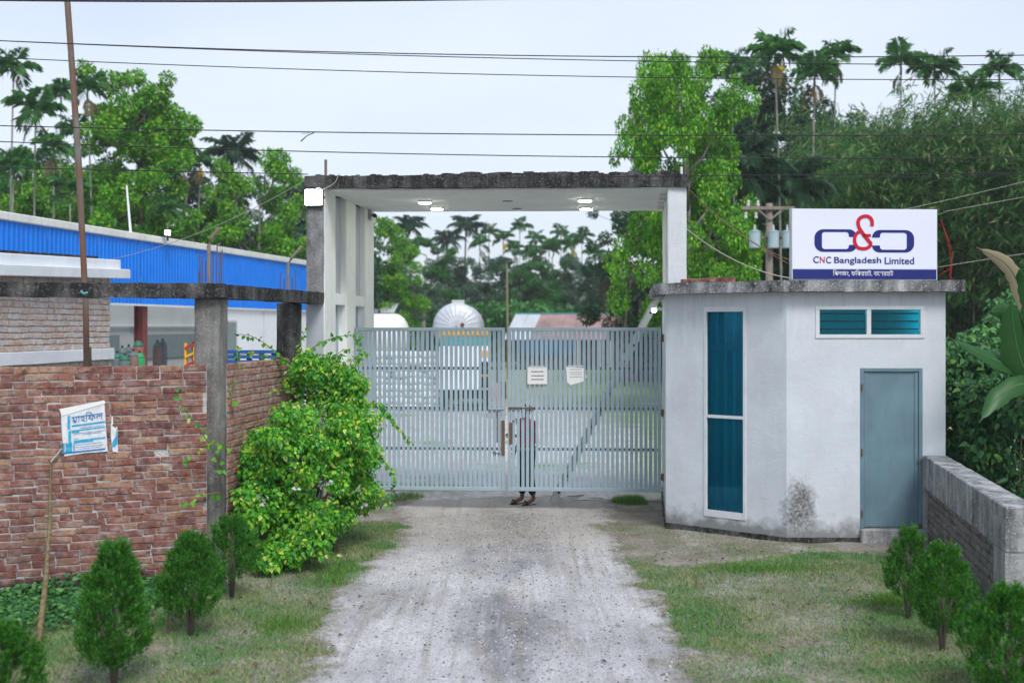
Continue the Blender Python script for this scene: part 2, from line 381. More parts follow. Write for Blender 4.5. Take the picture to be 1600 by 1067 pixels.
M['leaf_thuja'] = leaf('thuja_needle', [(0, (.012, .09, .014)), (.5, (.04, .22, .02)), (.9, (.14, .44, .045)), (1, (.22, .30, .06))], .35, .5, .3, 6.)
M['leaf_shrub'] = leaf('shrub_leaf', [(0, (.015, .08, .03)), (.5, (.04, .17, .05)), (.9, (.10, .28, .06)), (1, (.22, .40, .07))], .35, .4)
M['leaf_weed'] = leaf('weed_leaf', [(0, (.03, .13, .04)), (.6, (.07, .25, .07)), (1, (.18, .42, .10))], .35)
M['banana'] = leaf('banana_leaf', [(0, (.02, .085, .022)), (1, (.035, .13, .03))], .25, .4)
M['banana_dry'] = leaf('dry_banana_leaf', [(0, (.28, .23, .14)), (1, (.42, .36, .24))], .3, .8)
M['bract'] = leaf('white_bract', [(0, (.6, .6, .6)), (1, (.75, .75, .74))], .3)
M['areca_fruit'] = plain('areca_fruit', (.60, .42, .03), .6)
M['bark_pale'] = plain('pale_bark', (.24, .23, .21), .9, .1, 0, .3, 3)
M['bark'] = plain('brown_bark', (.13, .11, .09), .9, .1, 0, .3, 4)
M['bark_palm'] = plain('ringed_palm_bark', (.25, .25, .22), .9, .1, 0, .3, 4)
M['shaft'] = plain('green_crownshaft', (.07, .16, .06), .6)
M['twig'] = plain('green_brown_twig', (.20, .15, .07), .8)
def grass_mat():
    t = NT('grass_blade', .7, .2)
    c = t.ramp(t.geo.outputs['Random Per Island'], [(0, (.09, .19, .05)), (.35, (.16, .27, .08)), (.6, (.28, .30, .15)), (.85, (.42, .37, .24)), (1, (.16, .32, .07))])
    c = t.mix(t.rng(t.noise(1.3, 4), .42, .60, 0, .8), c, (.07, .23, .05)); t.color(c); return t.m
M['grass'] = grass_mat()
M['grass_green'] = leaf('lush_grass', [(0, (.07, .20, .02)), (1, (.16, .32, .05))], .2)
# ---------------------------------------------------------------- the setting: ground, road, yard
def gh(x, y):
    x = np.asarray(x, float); y = np.asarray(y, float)
    r = .055*sstep(1.7, 2.5, x)*sstep(11.5, 14.3, y)*(1-sstep(17.0, 17.8, y))
    l = np.clip(-.09+(x+5.5)*.075, -.12, .05)*sstep(-2.2, -3.3, x)*(1-sstep(13.5, 15.5, y))*sstep(8, 11, y)
    b = (fbm(x, y, 1.1, 3)-.5)*.07+(fbm(x, y, 6., 5)-.5)*.02
    near = 1-sstep(20, 30, y)
    return (r+l+b*near)*near
def zg(x, y): return float(gh(x, y))

def grid_mesh(name, xs, ys, fz):
    Xg, Yg = np.meshgrid(xs, ys); Z = fz(Xg, Yg); nx, ny = len(xs), len(ys)
    V = np.stack([Xg, Yg, Z], -1).reshape(-1, 3)
    i = np.arange(ny-1)[:, None]*nx+np.arange(nx-1)[None, :]; i = i.ravel()
    me = mesh_np(name, V, np.stack([i, i+1, i+nx+1, i+nx], 1)); me.shade_smooth(); return me
xs = np.concatenate([[-900, -400, -150, -60, -30, -18, -12], np.arange(-9, 9.01, .09), [12, 18, 30, 60, 150, 400, 900]])
ys = np.concatenate([[-300, -100, -30, -5, 2], np.arange(5, 21.01, .09), [22, 24, 27, 32, 40, 60, 100, 200, 500, 1200]])
t = NT('soil_ground', .95, .15)
c = t.ramp(t.noise(.9, 6, rough=.65), [(.30, (.20, .17, .145)), (.48, (.29, .26, .225)), (.62, (.39, .365, .34)), (.75, (.46, .44, .42))])
c = t.mix(t.rng(t.noise(2.2, 5), .45, .62, 0, .65), c, (.11, .14, .06))
c = t.mix(t.rng(t.noise(24, 5, rough=.75), .47, .62, 0, .7), c, (.09, .07, .05)); c = t.mix(t.rng(t.noise(75, 3), .56, .64, 0, .6), c, (.50, .47, .42))
c = t.mix(t.rng(t.sep()[1], 30, 60), c, (.10, .15, .06))
t.color(c); t.bump(t.math('ADD', t.noise(18, 6), t.noise(70, 3)), .7, .03)
M['soil'] = t.m; SOIL_STOPS = [(.30, (.20, .17, .145)), (.48, (.29, .26, .225)), (.62, (.39, .365, .34)), (.75, (.46, .44, .42))]
tag(link_mesh('ground', grid_mesh('ground', xs, ys, gh), M['soil']), kind='structure')

def road_off(x, y):
    e = np.minimum(x-(-1.70+.10*np.sin(y*.9)+(fbm(y*0+3, y, .8, 11)-.5)*.5), (1.48+.12*np.sin(y*.7+1)+(fbm(y*0+9, y, .8, 13)-.5)*.55)-x)
    e = e+(fbm(x, y, 3.5, 17)-.5)*.45
    return -.05+.066*sstep(-.30, .02, e)
def road_edge(x, y):
    e = np.minimum(x-(-1.70+.10*np.sin(y*.9)+(fbm(y*0+3, y, .8, 11)-.5)*.5), (1.48+.12*np.sin(y*.7+1)+(fbm(y*0+9, y, .8, 13)-.5)*.55)-x)
    return e+(fbm(x, y, 3.5, 17)-.5)*.45
TRK = [(-1.42, .24), (-1.05, .17), (1.12, .22), (.78, .16)]
def road_z(x, y):
    z = gh(x, y)+road_off(x, y)
    for (cx, w) in TRK:
        d = np.abs(x-(cx+.07*np.sin(y*.45)))
        z = z-.008*sstep(w, w*.5, d)+.003*sstep(.05, .0, np.abs(d-w))
        z = z+.0035*sstep(w, w*.8, d)*np.sin(y*2*math.pi/.11+np.round(x/.07)*1.7)*sstep(.45, .7, fbm(x, y, .55, 23))
    return z
t = NT('sandy_road', .95, .15)
big = t.noise(.62, 6, t.mapping(t.pos, (1, .6, 1)), rough=.62)
c = t.ramp(big, [(.30, (.38, .375, .39)), (.44, (.54, .535, .55)), (.56, (.68, .67, .685)), (.75, (.76, .75, .75))])
xx = t.sep()[0]
mid = t.rng(t.math('ABSOLUTE', t.math('SUBTRACT', xx, -.02)), .75, .15)
g = t.math('MULTIPLY', mid, t.rng(t.noise(.95, 5, t.mapping(t.pos, (1, .55, 1), (4, 2, 0)), rough=.6), .42, .60))
c = t.mix(t.math('MULTIPLY', g, .85), c, (.19, .195, .215))
rut = t.noise(2.6, 5, t.mapping(t.pos, (3.2, .12, 1), (3, 0, 0)), rough=.7)
c = t.mix(t.rng(rut, .52, .66, 0, .5), c, (.30, .265, .23)); c = t.mix(t.rng(rut, .44, .34, 0, .4), c, (.74, .73, .75))   # wheel-worn streaks along the drive                        # grey gravel down the middle
c = t.mix(t.rng(t.noise(1.4, 5, t.mapping(t.pos, (1.6, .5, 1), (7, 3, 0))), .55, .72, 0, .55), c, (.28, .22, .165))
c = t.mix(t.rng(t.noise(46, 4, rough=.7), .52, .64, 0, .7), c, (.16, .16, .17)); c = t.mix(t.rng(t.noise(19, 5, rough=.7), .55, .66, 0, .5), c, (.26, .25, .26))
c = t.mix(t.rng(t.voro(52), .10, .2, .5, 0), c, (.30, .28, .27))
c = t.mix(t.rng(t.sep()[1], 14.0, 15.8, 0, .55), c, t.mix(t.noise(3, 4), (.24, .20, .15), (.48, .44, .37)))   # bare damp earth at the gate
at = t.n.new('ShaderNodeAttribute'); at.attribute_name = 'edge'                        # dust thins out into soil at the verge
eg = t.math('ADD', at.outputs['Fac'], t.math('MULTIPLY', t.math('SUBTRACT', t.noise(7, 6, rough=.7), .5), .9))
sl = t.ramp(t.noise(.9, 6, rough=.65), SOIL_STOPS); sl = t.mix(t.rng(t.noise(24, 5, rough=.75), .47, .62, 0, .7), sl, (.09, .07, .05))
c = t.mix(t.rng(eg, .22, -.06), c, sl)
t.color(c); t.bump(t.math('ADD', t.noise(34, 6, rough=.7), t.math('MULTIPLY', t.voro(60), .8)), .8, .03)
M['road'] = t.m
_rx, _ry = np.arange(-2.6, 2.5, .03), np.arange(1.5, 19.2, .03); rme = grid_mesh('road', _rx, _ry, road_z)
_X, _Y = np.meshgrid(_rx, _ry); _at = rme.attributes.new('edge', 'FLOAT', 'POINT'); _at.data.foreach_set('value', road_edge(_X, _Y).astype(np.float32).ravel())
tag(link_mesh('road', rme, M['road']), kind='structure')

t = NT('brick_paving', .9, .2)
bk = t.n.new('ShaderNodeTexBrick'); t.l.new(t.mapping(t.pos, (1, 1, 1), (0, 0, 0), (0, 0, .78)), bk.inputs['Vector'])
bk.inputs['Scale'].default_value = 1.; bk.inputs['Brick Width'].default_value = .25; bk.inputs['Row Height'].default_value = .125; bk.inputs['Mortar Size'].default_value = .012
bk.inputs['Color1'].default_value = (.46, .42, .42, 1); bk.inputs['Color2'].default_value = (.60, .57, .57, 1); bk.inputs['Mortar'].default_value = (.22, .2, .18, 1)
c = t.mix(t.rng(t.noise(.8, 5), .4, .7, 0, .6), bk.outputs[0], (.60, .58, .58))
c = t.mix(t.rng(t.noise(.33, 6, rough=.65), .56, .66, 0, .9), c, (.13, .22, .05))
c = t.mix(t.rng(t.sep()[1], 38, 46, 0, .75), c, t.mix(t.noise(.2, 4), (.14, .22, .07), (.36, .37, .26)))
c = t.mix(t.math('MULTIPLY', t.rng(t.sep()[0], 1.6, 3.4), t.rng(t.noise(.5, 4), .35, .5, 0, .85)), c, (.16, .26, .06))
t.color(c); t.bump(bk.outputs[1], .3, .01)
M['yard'] = t.m
tag(link_mesh('yard', grid_mesh('yard', np.arange(-12, 16.1, 1.), np.concatenate([np.arange(18.95, 32, 1.), np.arange(32, 96, 4.)]), lambda x, y: gh(x, y)*sstep(20.5, 19.2, y)+.010+x*0), M['yard']), kind='structure')

REB = []
def T(name, label, cat, group=None):
    o = thing(name, label, cat, group=group); REB.append(o); return o

# ---------------------------------------------------------------- bricks
rng = random.Random(7)
def brick_meshes(tag_, m, L, Hh, D=.11, n=6, jit=.006):
    out = []
    for i in range(n):
        bm = bmesh.new(); bmesh.ops.create_cube(bm, size=1.0)
        for v in bm.verts: v.co = Vector((v.co.x*L, v.co.y*D, v.co.z*Hh))
        bmesh.ops.bevel(bm, geom=[e for e in bm.edges if min(v.co.y for v in e.verts) < -D*.4], offset=.006, segments=1, affect='EDGES')
        for v in bm.verts: v.co += Vector((rng.uniform(-1, 1)*jit, rng.uniform(-1, 1)*jit*.5, rng.uniform(-1, 1)*jit*.7))
        me = bpy.data.meshes.new('brick'); bm.to_mesh(me); bm.free(); me.materials.append(m); out.append(me)
    return out
def brick_run(parent, p0, p1, zb, zt, n, meshes, L, keep=None, proud=.010, drop=.0, jz=.004):
    """running bond from p0 to p1 (left to right seen from outside); zb, zt give the height at 0..1 along it"""
    p0, p1 = Vector(p0), Vector(p1); d = p1-p0; LL = d.length; d.normalize(); nrm = Vector((d.y, -d.x)); rz = math.atan2(d.y, d.x)
    rest = []
    for k in range(n):
        s = -L*(.5 if k % 2 else 0)-rng.random()*.05
        while s < LL-.03:
            ln = L*rng.choice((1, 1, 1, 1, 1.03, .97, .55))
            a, b = max(s, 0), min(s+ln, LL); s += ln
            if b-a < .05 or rng.random() < drop: continue
            u = (a+b)/2; f = u/LL; z0, z1 = zb(f), zt(f); h = (z1-z0)/n; z = z0+h*(k+.5)
            me = rng.choice(meshes); out = proud*rng.uniform(.3, 1.5)
            loc = Vector((p0.x+d.x*u, p0.y+d.y*u, z+rng.uniform(-1, 1)*jz))
            loc.x += nrm.x*(out-.055); loc.y += nrm.y*(out-.055)
            o = bpy.data.objects.new('brick', me); o.location = loc; o.rotation_euler = (rng.uniform(-.03, .03), rng.uniform(-.02, .02), rz+rng.uniform(-.015, .015)); o.scale = ((b-a)/L, 1, 1)
            if keep is None or keep(loc): col.objects.link(o); o.parent = parent
            else: rest.append(o)
    if rest:
        V, Fc = [], []; mb = MB()
        for o in rest:
            Mx = Matrix.LocRotScale(o.location, o.rotation_euler, o.scale)
            mb.add([Mx@v.co for v in o.data.vertices], [tuple(p.vertices) for p in o.data.polygons]); bpy.data.objects.remove(o)
        tag(mb.build('brick_rows', meshes[0].materials[0], parent), kind='stuff')

# front brick wall
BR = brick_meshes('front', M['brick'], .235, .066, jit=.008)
FW0, FW1 = Vector((gx(0, 12.2), 12.2)), Vector((gx(323, 12.75), 12.75))
fd = (FW1-FW0).normalized(); FWL = FW0-fd*4.0
fn = Vector((-fd.y, fd.x))                                    # into the wall
def fz0(f): x = FWL.x+(FW1.x-FWL.x)*f; return max(-.16, -.085+(x-FW0.x)/(FW1.x-FW0.x)*.155)+.10
w = T('brick_wall', 'rough red brick boundary wall behind the thuja bushes, poster pasted on it', 'wall')
a, b = FWL+fn*.006, FW1+fn*.006
MB().prism([a, b, b+fn*.225, a+fn*.225], -.3, 2.452).build('mortar_core', M['mortar'], w, rough=(.07, .006, 9))
brick_run(w, FWL, FW1, fz0, lambda f: 2.468, 30, BR, .249, keep=lambda p: -10 < (p.x/p.y*F+800) and p.z > .0, drop=.004, proud=.008)
a2, b2 = FWL-fn*.045, FW1-fn*.045
MB().prism([a2, b2, b2+fn*.1, a2+fn*.1], -.35, [-.18, .145, .145, -.18]).build('plinth', M['dark_concrete'], w, rough=(.09, .012, 5))
# side brick wall running back to the gate
SW0, SW1 = Vector((-3.31, 13.22)), Vector((-3.02, 15.9))
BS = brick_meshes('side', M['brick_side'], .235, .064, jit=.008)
w = T('brick_wall', 'pinkish brick wall between the two concrete pillars, half hidden by the leafy bush', 'wall')
sd = (SW1-SW0).normalized(); sn = Vector((-sd.y, sd.x))
a, b = SW0+sn*.006, SW1+sn*.006
MB().prism([a, b, b+sn*.115, a+sn*.115], -.2, 2.452).build('mortar_core', M['mortar'], w, rough=(.08, .005, 9))
brick_run(w, SW0, SW1, lambda f: 0., lambda f: 2.468, 30, BS, .249, keep=lambda p: p.z > .75, proud=.010)

# concrete frame above the walls: two pillars, two tie beams, starter bars
w = T('concrete_frame', 'unfinished concrete frame, mossy tie beams on two pillars over the brick walls', 'frame')
P1 = [(gx(303, 12.98), 12.98), (gx(342, 12.98), 12.98), (gx(342, 12.98)+.03, 13.27), (gx(303, 12.98)+.03, 13.27)]
MB().prism(P1, -.2, 3.221).build('pillar', M['grey_concrete'], w, bevel=.012, rough=(.12, .008, 4))
P2 = [(gx(432, 15.6), 15.6), (gx(462, 15.6), 15.6), (gx(462, 15.6)+.03, 15.88), (gx(432, 15.6)+.03, 15.88)]
MB().prism(P2, -.1, 3.221).build('pillar', M['dark_concrete'], w, bevel=.012, rough=(.12, .008, 4))
B0 = FW0+fn*.16-fd*4.0; B1 = Vector((-3.27, 12.93))
MB().prism([B0, B1, B1+Vector((-.02, .26)), B0+fn*.25], 3.222, 3.385).build('tie_beam', M['dark_concrete'], w, rough=(.06, .010, 5))
MB().prism([(-3.50, 13.0+.195), (-3.268, 13.0+.195), (-2.69, 16.28), (-2.92, 16.28)], 3.224, 3.383).build('tie_beam', M['dark_concrete'], w, rough=(.06, .010, 5))
for (px_, yy, top) in ((310, 13.05, 425), (316, 13.1, 400), (321, 13.2, 408), (313, 13.2, 395), (332, 13.05, 397), (338, 13.1, 381), (343, 13.15, 395), (346, 13.2, 391)):
    x = gx(px_, yy); MB().tube([(x, yy, 3.3), (x+rng.uniform(-.01, .01), yy, gz(top, yy))], .007, 6).build('starter_bar', M['rusty'], w)
for (px_, yy, top) in ((438, 15.7, 425), (444, 15.75, 436), (457, 15.8, 434), (462, 15.8, 422)):
    x = gx(px_, yy); MB().tube([(x, yy, 3.3), (x, yy, gz(top, yy))], .007, 6).build('starter_bar', M['rusty'], w)
for (pts, yy, lab) in ((((327, 442), (326, 384), (330, 372), (343, 356)), 13.12, 'nearer'), (((450, 452), (450, 413), (455, 404), (472, 385)), 15.7, 'farther')):
    MB().tube([W(p[0], p[1], yy) for p in pts], .022, 6).build('bent_post', M['pole_wood'], w)

# ---------------------------------------------------------------- gate portal
U = Vector((.1097, 1.0)).normalized()                          # depth direction of the portal
V_ = Vector((5.4, -.2)).normalized()
L0 = Vector((gx(480, 16.3), 16.3)); R0 = Vector((gx(1073, 16.1), 16.1))
portal = T('gate_portal', 'tall concrete gateway with white columns and flat roof slab stained black along its edge', 'gateway')
LI = Vector((gx(507, 16.3), 16.3)); RI = Vector((gx(1043, 16.1), 16.1))
ZS0, ZS1 = 4.862, 5.07
SD = 3.12
def quad(a, b, d0, d1): return [a+U*d0, b+U*d0, b+U*d1, a+U*d1]
cols = ((0., .62), (1.25, 1.83), (2.5, SD-.03))
for i, (d0, d1) in enumerate(cols):
    MB().prism(quad(L0+V_*.0, LI, d0+.004, d1), -.15, ZS0+.02).build('column', M['plaster_gate'], portal, bevel=.012, rough=(.35, .006, 3))
    MB().prism(quad(RI, R0, d0+.004 if i else .03, d1), 3.45 if i == 0 else 0., ZS0+.02).build('column', M['plaster_col'] if i == 0 else M['plaster_gate'], portal, bevel=.012, rough=(.35, .006, 3))
# weathered grey facing on the road side of the left column
MB().prism([L0-U*.022-V_*.004, LI-U*.022-V_*.008, LI-U*-.002-V_*.008, L0-U*-.002-V_*.004], 3.39, ZS0).build('column_face', M['column_moss'], portal, rough=(.08, .005, 6))
MB().prism([L0-U*.018+V_*-.01, LI-U*.018-V_*.012, LI-U*-.002-V_*.012, L0-U*-.002-V_*.01], -.1, 3.23).build('column_face', M['plaster_grey'], portal, rough=(.2, .004, 4))
for (d0, d1) in ((.62, 1.25), (1.83, 2.5)):
    MB().prism(quad(L0+V_*.06, LI-V_*.10, d0+.002, d1-.002), 3.39, ZS0).build('infill_panel', M['plaster_grey'], portal)
    MB().prism(quad(L0+V_*.04, LI-V_*.02, d0+.002, d1-.002), 3.22, 3.388).build('cross_beam', M['plaster_gate'], portal, bevel=.008)
    for k in range(3):
        e = d0+(d1-d0)*(.25+.25*k); p = L0+V_*.1+U*e; q = L0+V_*.14+U*(e+.05)
        MB().prism([p, p+V_*.05, p+V_*.05+U*.05, p+U*.05], -.1, 3.22).build('louvre_bar', M['gate_frame'], portal)
    MB().prism(quad(RI+V_*.06, R0-V_*.06, d0+.002, d1-.002), 3.5, ZS0).build('infill_panel', M['plaster_grey'], portal)
MB().prism([L0-U*.03-V_*.03, R0-U*.03+V_*.03, R0+U*(SD+.03)+V_*.03, L0+U*(SD+.03)-V_*.03], ZS0+.012, ZS1-.02).build('roof_slab', M['dark_concrete'], portal, rough=(.09, .010, 3.5))
MB().prism([LI-V_*.02+U*.07, RI+V_*.02+U*.07, RI+V_*.02+U*SD, LI-V_*.02+U*SD], ZS0-.012, ZS0+.03).build('soffit', M['soffit'], portal, rough=(.25, .006, 1.7))
for d in (.62, 1.25, 1.83, 2.5):
    MB().prism([RI-V_*.10+U*(d-.02), RI+V_*.0+U*(d-.02), RI+U*(d+.04), RI-V_*.10+U*(d+.04)], ZS0-.05, ZS0-.013).build('soffit_step', M['soffit'], portal)
# rubble crust on top of the slab
mb = MB()
for i in range(230):
    f = rng.random(); p = L0+(R0-L0)*f+U*rng.uniform(0, .35); s = rng.uniform(.02, .07)*(1.0 if .35 < f < .97 else .5)
    mb.box((p.x, p.y, ZS1-.02+s*.25), (s*2.2, s*2, s), rng.random()*3)
tag(mb.build('rubble_crust', M['dark_concrete'], portal), kind='stuff')
MB().tube([(*(L0+V_*.24+U*.1), ZS1-.03), (*(L0+V_*.24+U*.1), gz(250, 16.4))], .022, 6).build('conduit_stub', M['pole_wood'], portal)
MB().tube([(*(R0-V_*.07+U*.1), ZS1-.03), (*(R0-V_*.07+U*.1), gz(261, 16.2))], .018, 8).build('conduit_stub', M['paper'], portal)
for (px_, py_) in ((793, 313), (808, 325)):                    # empty lamp rosettes
    Yd = (ZS0-H)*F/(HY-py_); MB().lathe([(.0, -.004), (.085, -.004), (.085, .01), (.0, .01)], (gx(px_, Yd), Yd, ZS0-.012), 14).build('empty_rosette', M['rusty'], portal)

for (px_, py_, lab) in ((664, 316, 'lit round downlight, front one of the left pair under the slab'), (683, 326, 'lit round downlight, rear one of the left pair under the slab'),
                        (914, 313, 'lit round downlight, front one of the right pair under the slab'), (916, 326, 'lit round downlight, rear one of the right pair under the slab')):
    Yd = (ZS0-.03-H)*F/(HY-py_)
    o = T('downlight', lab, 'light', 'downlights under the gate slab'); c = (gx(px_, Yd), Yd, ZS0-.012)
    MB().lathe([(.0, .0), (.112, .0), (.112, -.012), (.105, -.03), (.0, -.03)], c, 20).build('trim_ring', M['soffit'], o)
    MB().lathe([(.0, -.031), (.100, -.031), (.094, -.040), (.0, -.042)], c, 20).build('diffuser', M['down_on'], o)

o = T('floodlight', 'glaring square floodlight at the top of the left gate column', 'light')
p = L0-U*.06+V_*.115; fz_ = gz(309, 16.25)
MB().box((p.x, p.y, fz_), (.27, .05, .25)).build('housing', M['black_metal'], o, bevel=.01)
MB().box((p.x, p.y-.031, fz_), (.235, .012, .215)).build('lens', M['light_on'], o)
MB().bar((p.x-.16, p.y+.0, fz_), (p.x+.16, p.y+.0, fz_), .012, .03).bar((p.x, p.y+.02, fz_+.1), (p.x, p.y+.07, fz_+.16), .03, .03).build('bracket', M['black_metal'], o)
o = T('security_camera', 'small dark security camera on the rear left gate column under the slab', 'camera')
p = LI+U*2.75; zc = gz(336, p.y)
MB().box((p.x+.02, p.y, zc+.02), (.04, .14, .22)).build('back_plate', M['plaster_grey'], o, bevel=.01)
MB().lathe([(.0, .0), (.032, .0), (.036, .03), (.036, .15), (.0, .15)], (p.x+.10, p.y-.16, zc-.02), 12, 'Y').build('body', M['black_metal'], o, smooth=False)
MB().bar((p.x+.03, p.y, zc), (p.x+.1, p.y-.05, zc), .02).build('arm', M['black_metal'], o)

# ---------------------------------------------------------------- gate leaves
G0, GM0, GM1, G1 = Vector((gx(555, 18.05), 18.05)), Vector((gx(789, 17.91), 17.91)), Vector((gx(793.5, 17.91), 17.91)), Vector((gx(1033, 17.77), 17.77))
GZ0, GZ1 = .315, 2.882
def gate_leaf(a, b, n, lab, hinge_side, latch):
    g = T('gate_leaf', lab, 'gate', 'leaves of the slatted gate')
    d = (b-a).normalized(); nr = Vector((d.y, -d.x)); L = (b-a).length; rz = math.atan2(d.y, d.x)
    def at(s, o_=0.): return a+d*s+nr*o_
    st = .052
    for s in (st/2, L-st/2):
        p = at(s); MB().box((p.x, p.y, (GZ0+GZ1)/2), (st, .045, GZ1-GZ0), rz).build('stile', M['gate_frame'], g, bevel=.005)
    p = at(L/2); MB().box((p.x, p.y, GZ1-.028), (L-2*st-.002, .044, .056), rz).build('top_rail', M['gate_frame'], g, bevel=.005)
    MB().box((p.x, p.y, GZ0+.03), (L-2*st-.002, .044, .06), rz).build('bottom_rail', M['gate_frame'], g, bevel=.005)
    for zc in (gz(575.5, 17.9), gz(638, 17.9), gz(701.5, 17.9)):
        q = at(L/2, -.028); MB().box((q.x, q.y, zc), (L-2*st-.002, .026, .045), rz).build('middle_rail', M['gate_rail'], g)
    pitch = (L-2*st)/(n); me = None
    for k in range(n):
        q = at(st+pitch*(k+.5), .0)
        if me is None: me = MB().box((0, 0, 0), (.0490, .022, GZ1-GZ0-.118)).mesh('slat'); me.materials.append(M['gate_steel'])
        s = link_mesh('slat', me, None, g); s.location = (q.x, q.y, (GZ0+GZ1)/2+.002); s.rotation_euler = (rng.uniform(-.002, .002), rng.uniform(-.002, .002), rz+rng.uniform(-.05, .05))
    for zh in (2.72, 1.55, .55):
        q = at(-.03 if hinge_side < 0 else L+.03); MB().box((q.x, q.y, zh), (.07, .05, .10), rz).tube([(q.x, q.y-.03, zh-.06), (q.x, q.y-.03, zh+.06)], .016, 8).build('hinge', M['rusty'], g)
    if latch == 'L':
        q = at(L-.14, .03); MB().bar((q.x-.12, q.y, gz(638, 17.9)), (q.x+.13, q.y, gz(638, 17.9)), .035, .03).build('latch_keeper', M['gate_frame'], g)
        q = at(L-.03, .03); MB().box((q.x, q.y, 1.15), (.055, .012, .55), rz).build('rust_plate', M['rusty'], g)
        q = at(L-.11, -.05); MB().box((q.x, q.y, 2.2-.02), (.05, .05, .34), rz).build('lock_box', M['gate_rail'], g)
        MB().box((q.x, q.y, 1.32), (.05, .05, .5), rz).build('lock_box', M['gate_rail'], g)
        q = at(L-.15, .03); MB().bar((q.x-.05, q.y, .98-.05), (q.x+.07, q.y, .95-.05), .02, .014).build('hook', M['rusty'], g)
    else:
        z = gz(638, 17.9)+.01; q = at(.03, .03)
        MB().tube([(q.x-.02, q.y-.02, z), (q.x+.40, q.y-.03, z)], .014, 8).build('slide_bolt', M['rusty'], g)
        MB().box((q.x+.22, q.y-.02, z-.06), (.045, .02, .18)).tube([(q.x+.36, q.y-.02, z-.03), (q.x+.36, q.y-.02, z+.05)], .012, 6).build('bolt_guide', M['gate_frame'], g)
        MB().box((q.x+.06, q.y-.01, z-.13), (.06, .012, .13)).build('hasp', M['gate_frame'], g)
        MB().box((q.x+.02, q.y-.0, 1.22), (.05, .012, .34), rz).build('rust_plate', M['rusty'], g)
    return g
gate_leaf(G0, GM0, 30, 'left leaf of the blue-grey slatted metal gate', -1, 'L')
gate_leaf(GM1, G1, 31, 'right leaf of the blue-grey slatted metal gate, two paper notices on it', 1, 'R')
for (x0, x1, y0, y1, rot, lines, lab, torn) in ((824, 855, 574, 600, .02, (.25, .5, .72), 'square white paper notice with three bold lines on the gate', 0), (884, 915, 573, 596, -.04, (.18, .38, .52, .7), 'torn white paper notice with faint lines, nearer the guardroom on the gate', 1)):
    o = T('paper_notice', lab, 'notice', 'paper notices on the gate'); Yp = 17.83
    ax, bx, zt, zb = gx(x0, Yp), gx(x1, Yp), gz(y0, Yp), gz(y1, Yp)
    pts = [(ax, zb), (bx, zb+(.03 if torn else 0)), (bx-.003, zt), (ax+.004, zt)] if not torn else [(ax+.02, zb), (ax+.07, zb-.06), (bx-.04, zb+.0), (bx+.02, zb+.07), (bx-.02, zt-.02), (ax+.004, zt)]
    n = len(pts); V = [(p[0], Yp, p[1]) for p in pts]+[(p[0], Yp+.006, p[1]) for p in pts]
    MB().add(V, [tuple(range(n)), tuple(range(2*n-1, n-1, -1))]+[(i, i+n, (i+1) % n+n, (i+1) % n) for i in range(n)]).build('sheet', M['paper'], o)
    for k, f in enumerate(lines):
        z = zt+(zb-zt)*f; x = ax+(bx-ax)*.2; xe = ax+(bx-ax)*.82
        mb = MB()
        while x < xe:
            wd = rng.uniform(.012, .032); mb.cb(x, min(x+wd, xe), Yp-.003, Yp-.001, z-(.007 if not torn else .003), z+(.007 if not torn else .003)); x += wd+.006
        tag(mb.build('text_line', M['ink'], o), kind='stuff')
    MB().cb(ax+.03, bx-.04, Yp-.003, Yp+.003, zt-.004, zt+.022).build('tape', M['sign_edge'], o)

# ---------------------------------------------------------------- guardroom
A_, B_, C_ = Vector((gx(1040.5, 16.16), 16.16)), Vector((gx(1229, 15.0), 15.0)), Vector((gx(1477.5, 15.0), 15.0))
D_, E_ = Vector((6.05, 19.2)), Vector((2.535, 19.2))
hut = T('guardroom', 'white plastered guardroom with teal windows and blue-grey door, standing right of the gate', 'guardroom')
ab = (B_-A_).normalized(); abn = Vector((ab.y, -ab.x)); LAB = (B_-A_).length
def solve_ab(px):                                    # distance along A-B where the pixel column hits
    k = (px-800)/F; return (k*A_.y-A_.x)/(ab.x-k*ab.y)
s0, s1 = solve_ab(1100), solve_ab(1166)
def yab(s): return A_.y+ab.y*s
wz0, wz1 = gz(809, yab((s0+s1)/2)), gz(479, yab((s0+s1)/2))
TW = .14; ZT = 3.352
def wall_piece(a, b, z0, z1, name='wall'):
    d = (b-a).normalized(); n = Vector((-d.y, d.x)); return MB().prism([a, b, b+n*TW, a+n*TW], z0, z1).build(name, M['plaster'], hut)
PA = lambda s: A_+ab*s
# front-left face with the tall window opening
wall_piece(PA(0), PA(s0), .12, ZT); wall_piece(PA(s1), B_, .12, ZT)
wall_piece(PA(s0), PA(s1), wz1, ZT); wall_piece(PA(s0), PA(s1), .12, wz0)
# front face: window strip and door openings
dx0, dx1 = gx(1344, 15), gx(1441.5, 15); dz0, dz1 = gz(825, 15), gz(575, 15)
tx0, tx1 = gx(1274, 15), gx(1444.5, 15); tz0, tz1 = gz(528.5, 15), gz(478.5, 15)
def FP(x0, x1, z0, z1): return MB().cb(x0, x1, 15.0, 15.0+TW, z0, z1).build('wall', M['plaster'], hut)
FP(B_.x, tx0, .12, ZT); FP(tx0, tx1, tz1, ZT); FP(tx0, tx1, dz1, tz0) if tx0 < dx0 else None
FP(tx1, C_.x, .12, ZT); FP(tx0, dx0, .12, dz1); FP(dx1, tx1, .12, dz1)
wall_piece(C_+Vector((0, TW)), D_, .12, ZT); wall_piece(D_, E_, .12, ZT)
ea = (A_-E_).normalized()
wall_piece(E_, A_, .12, ZT)
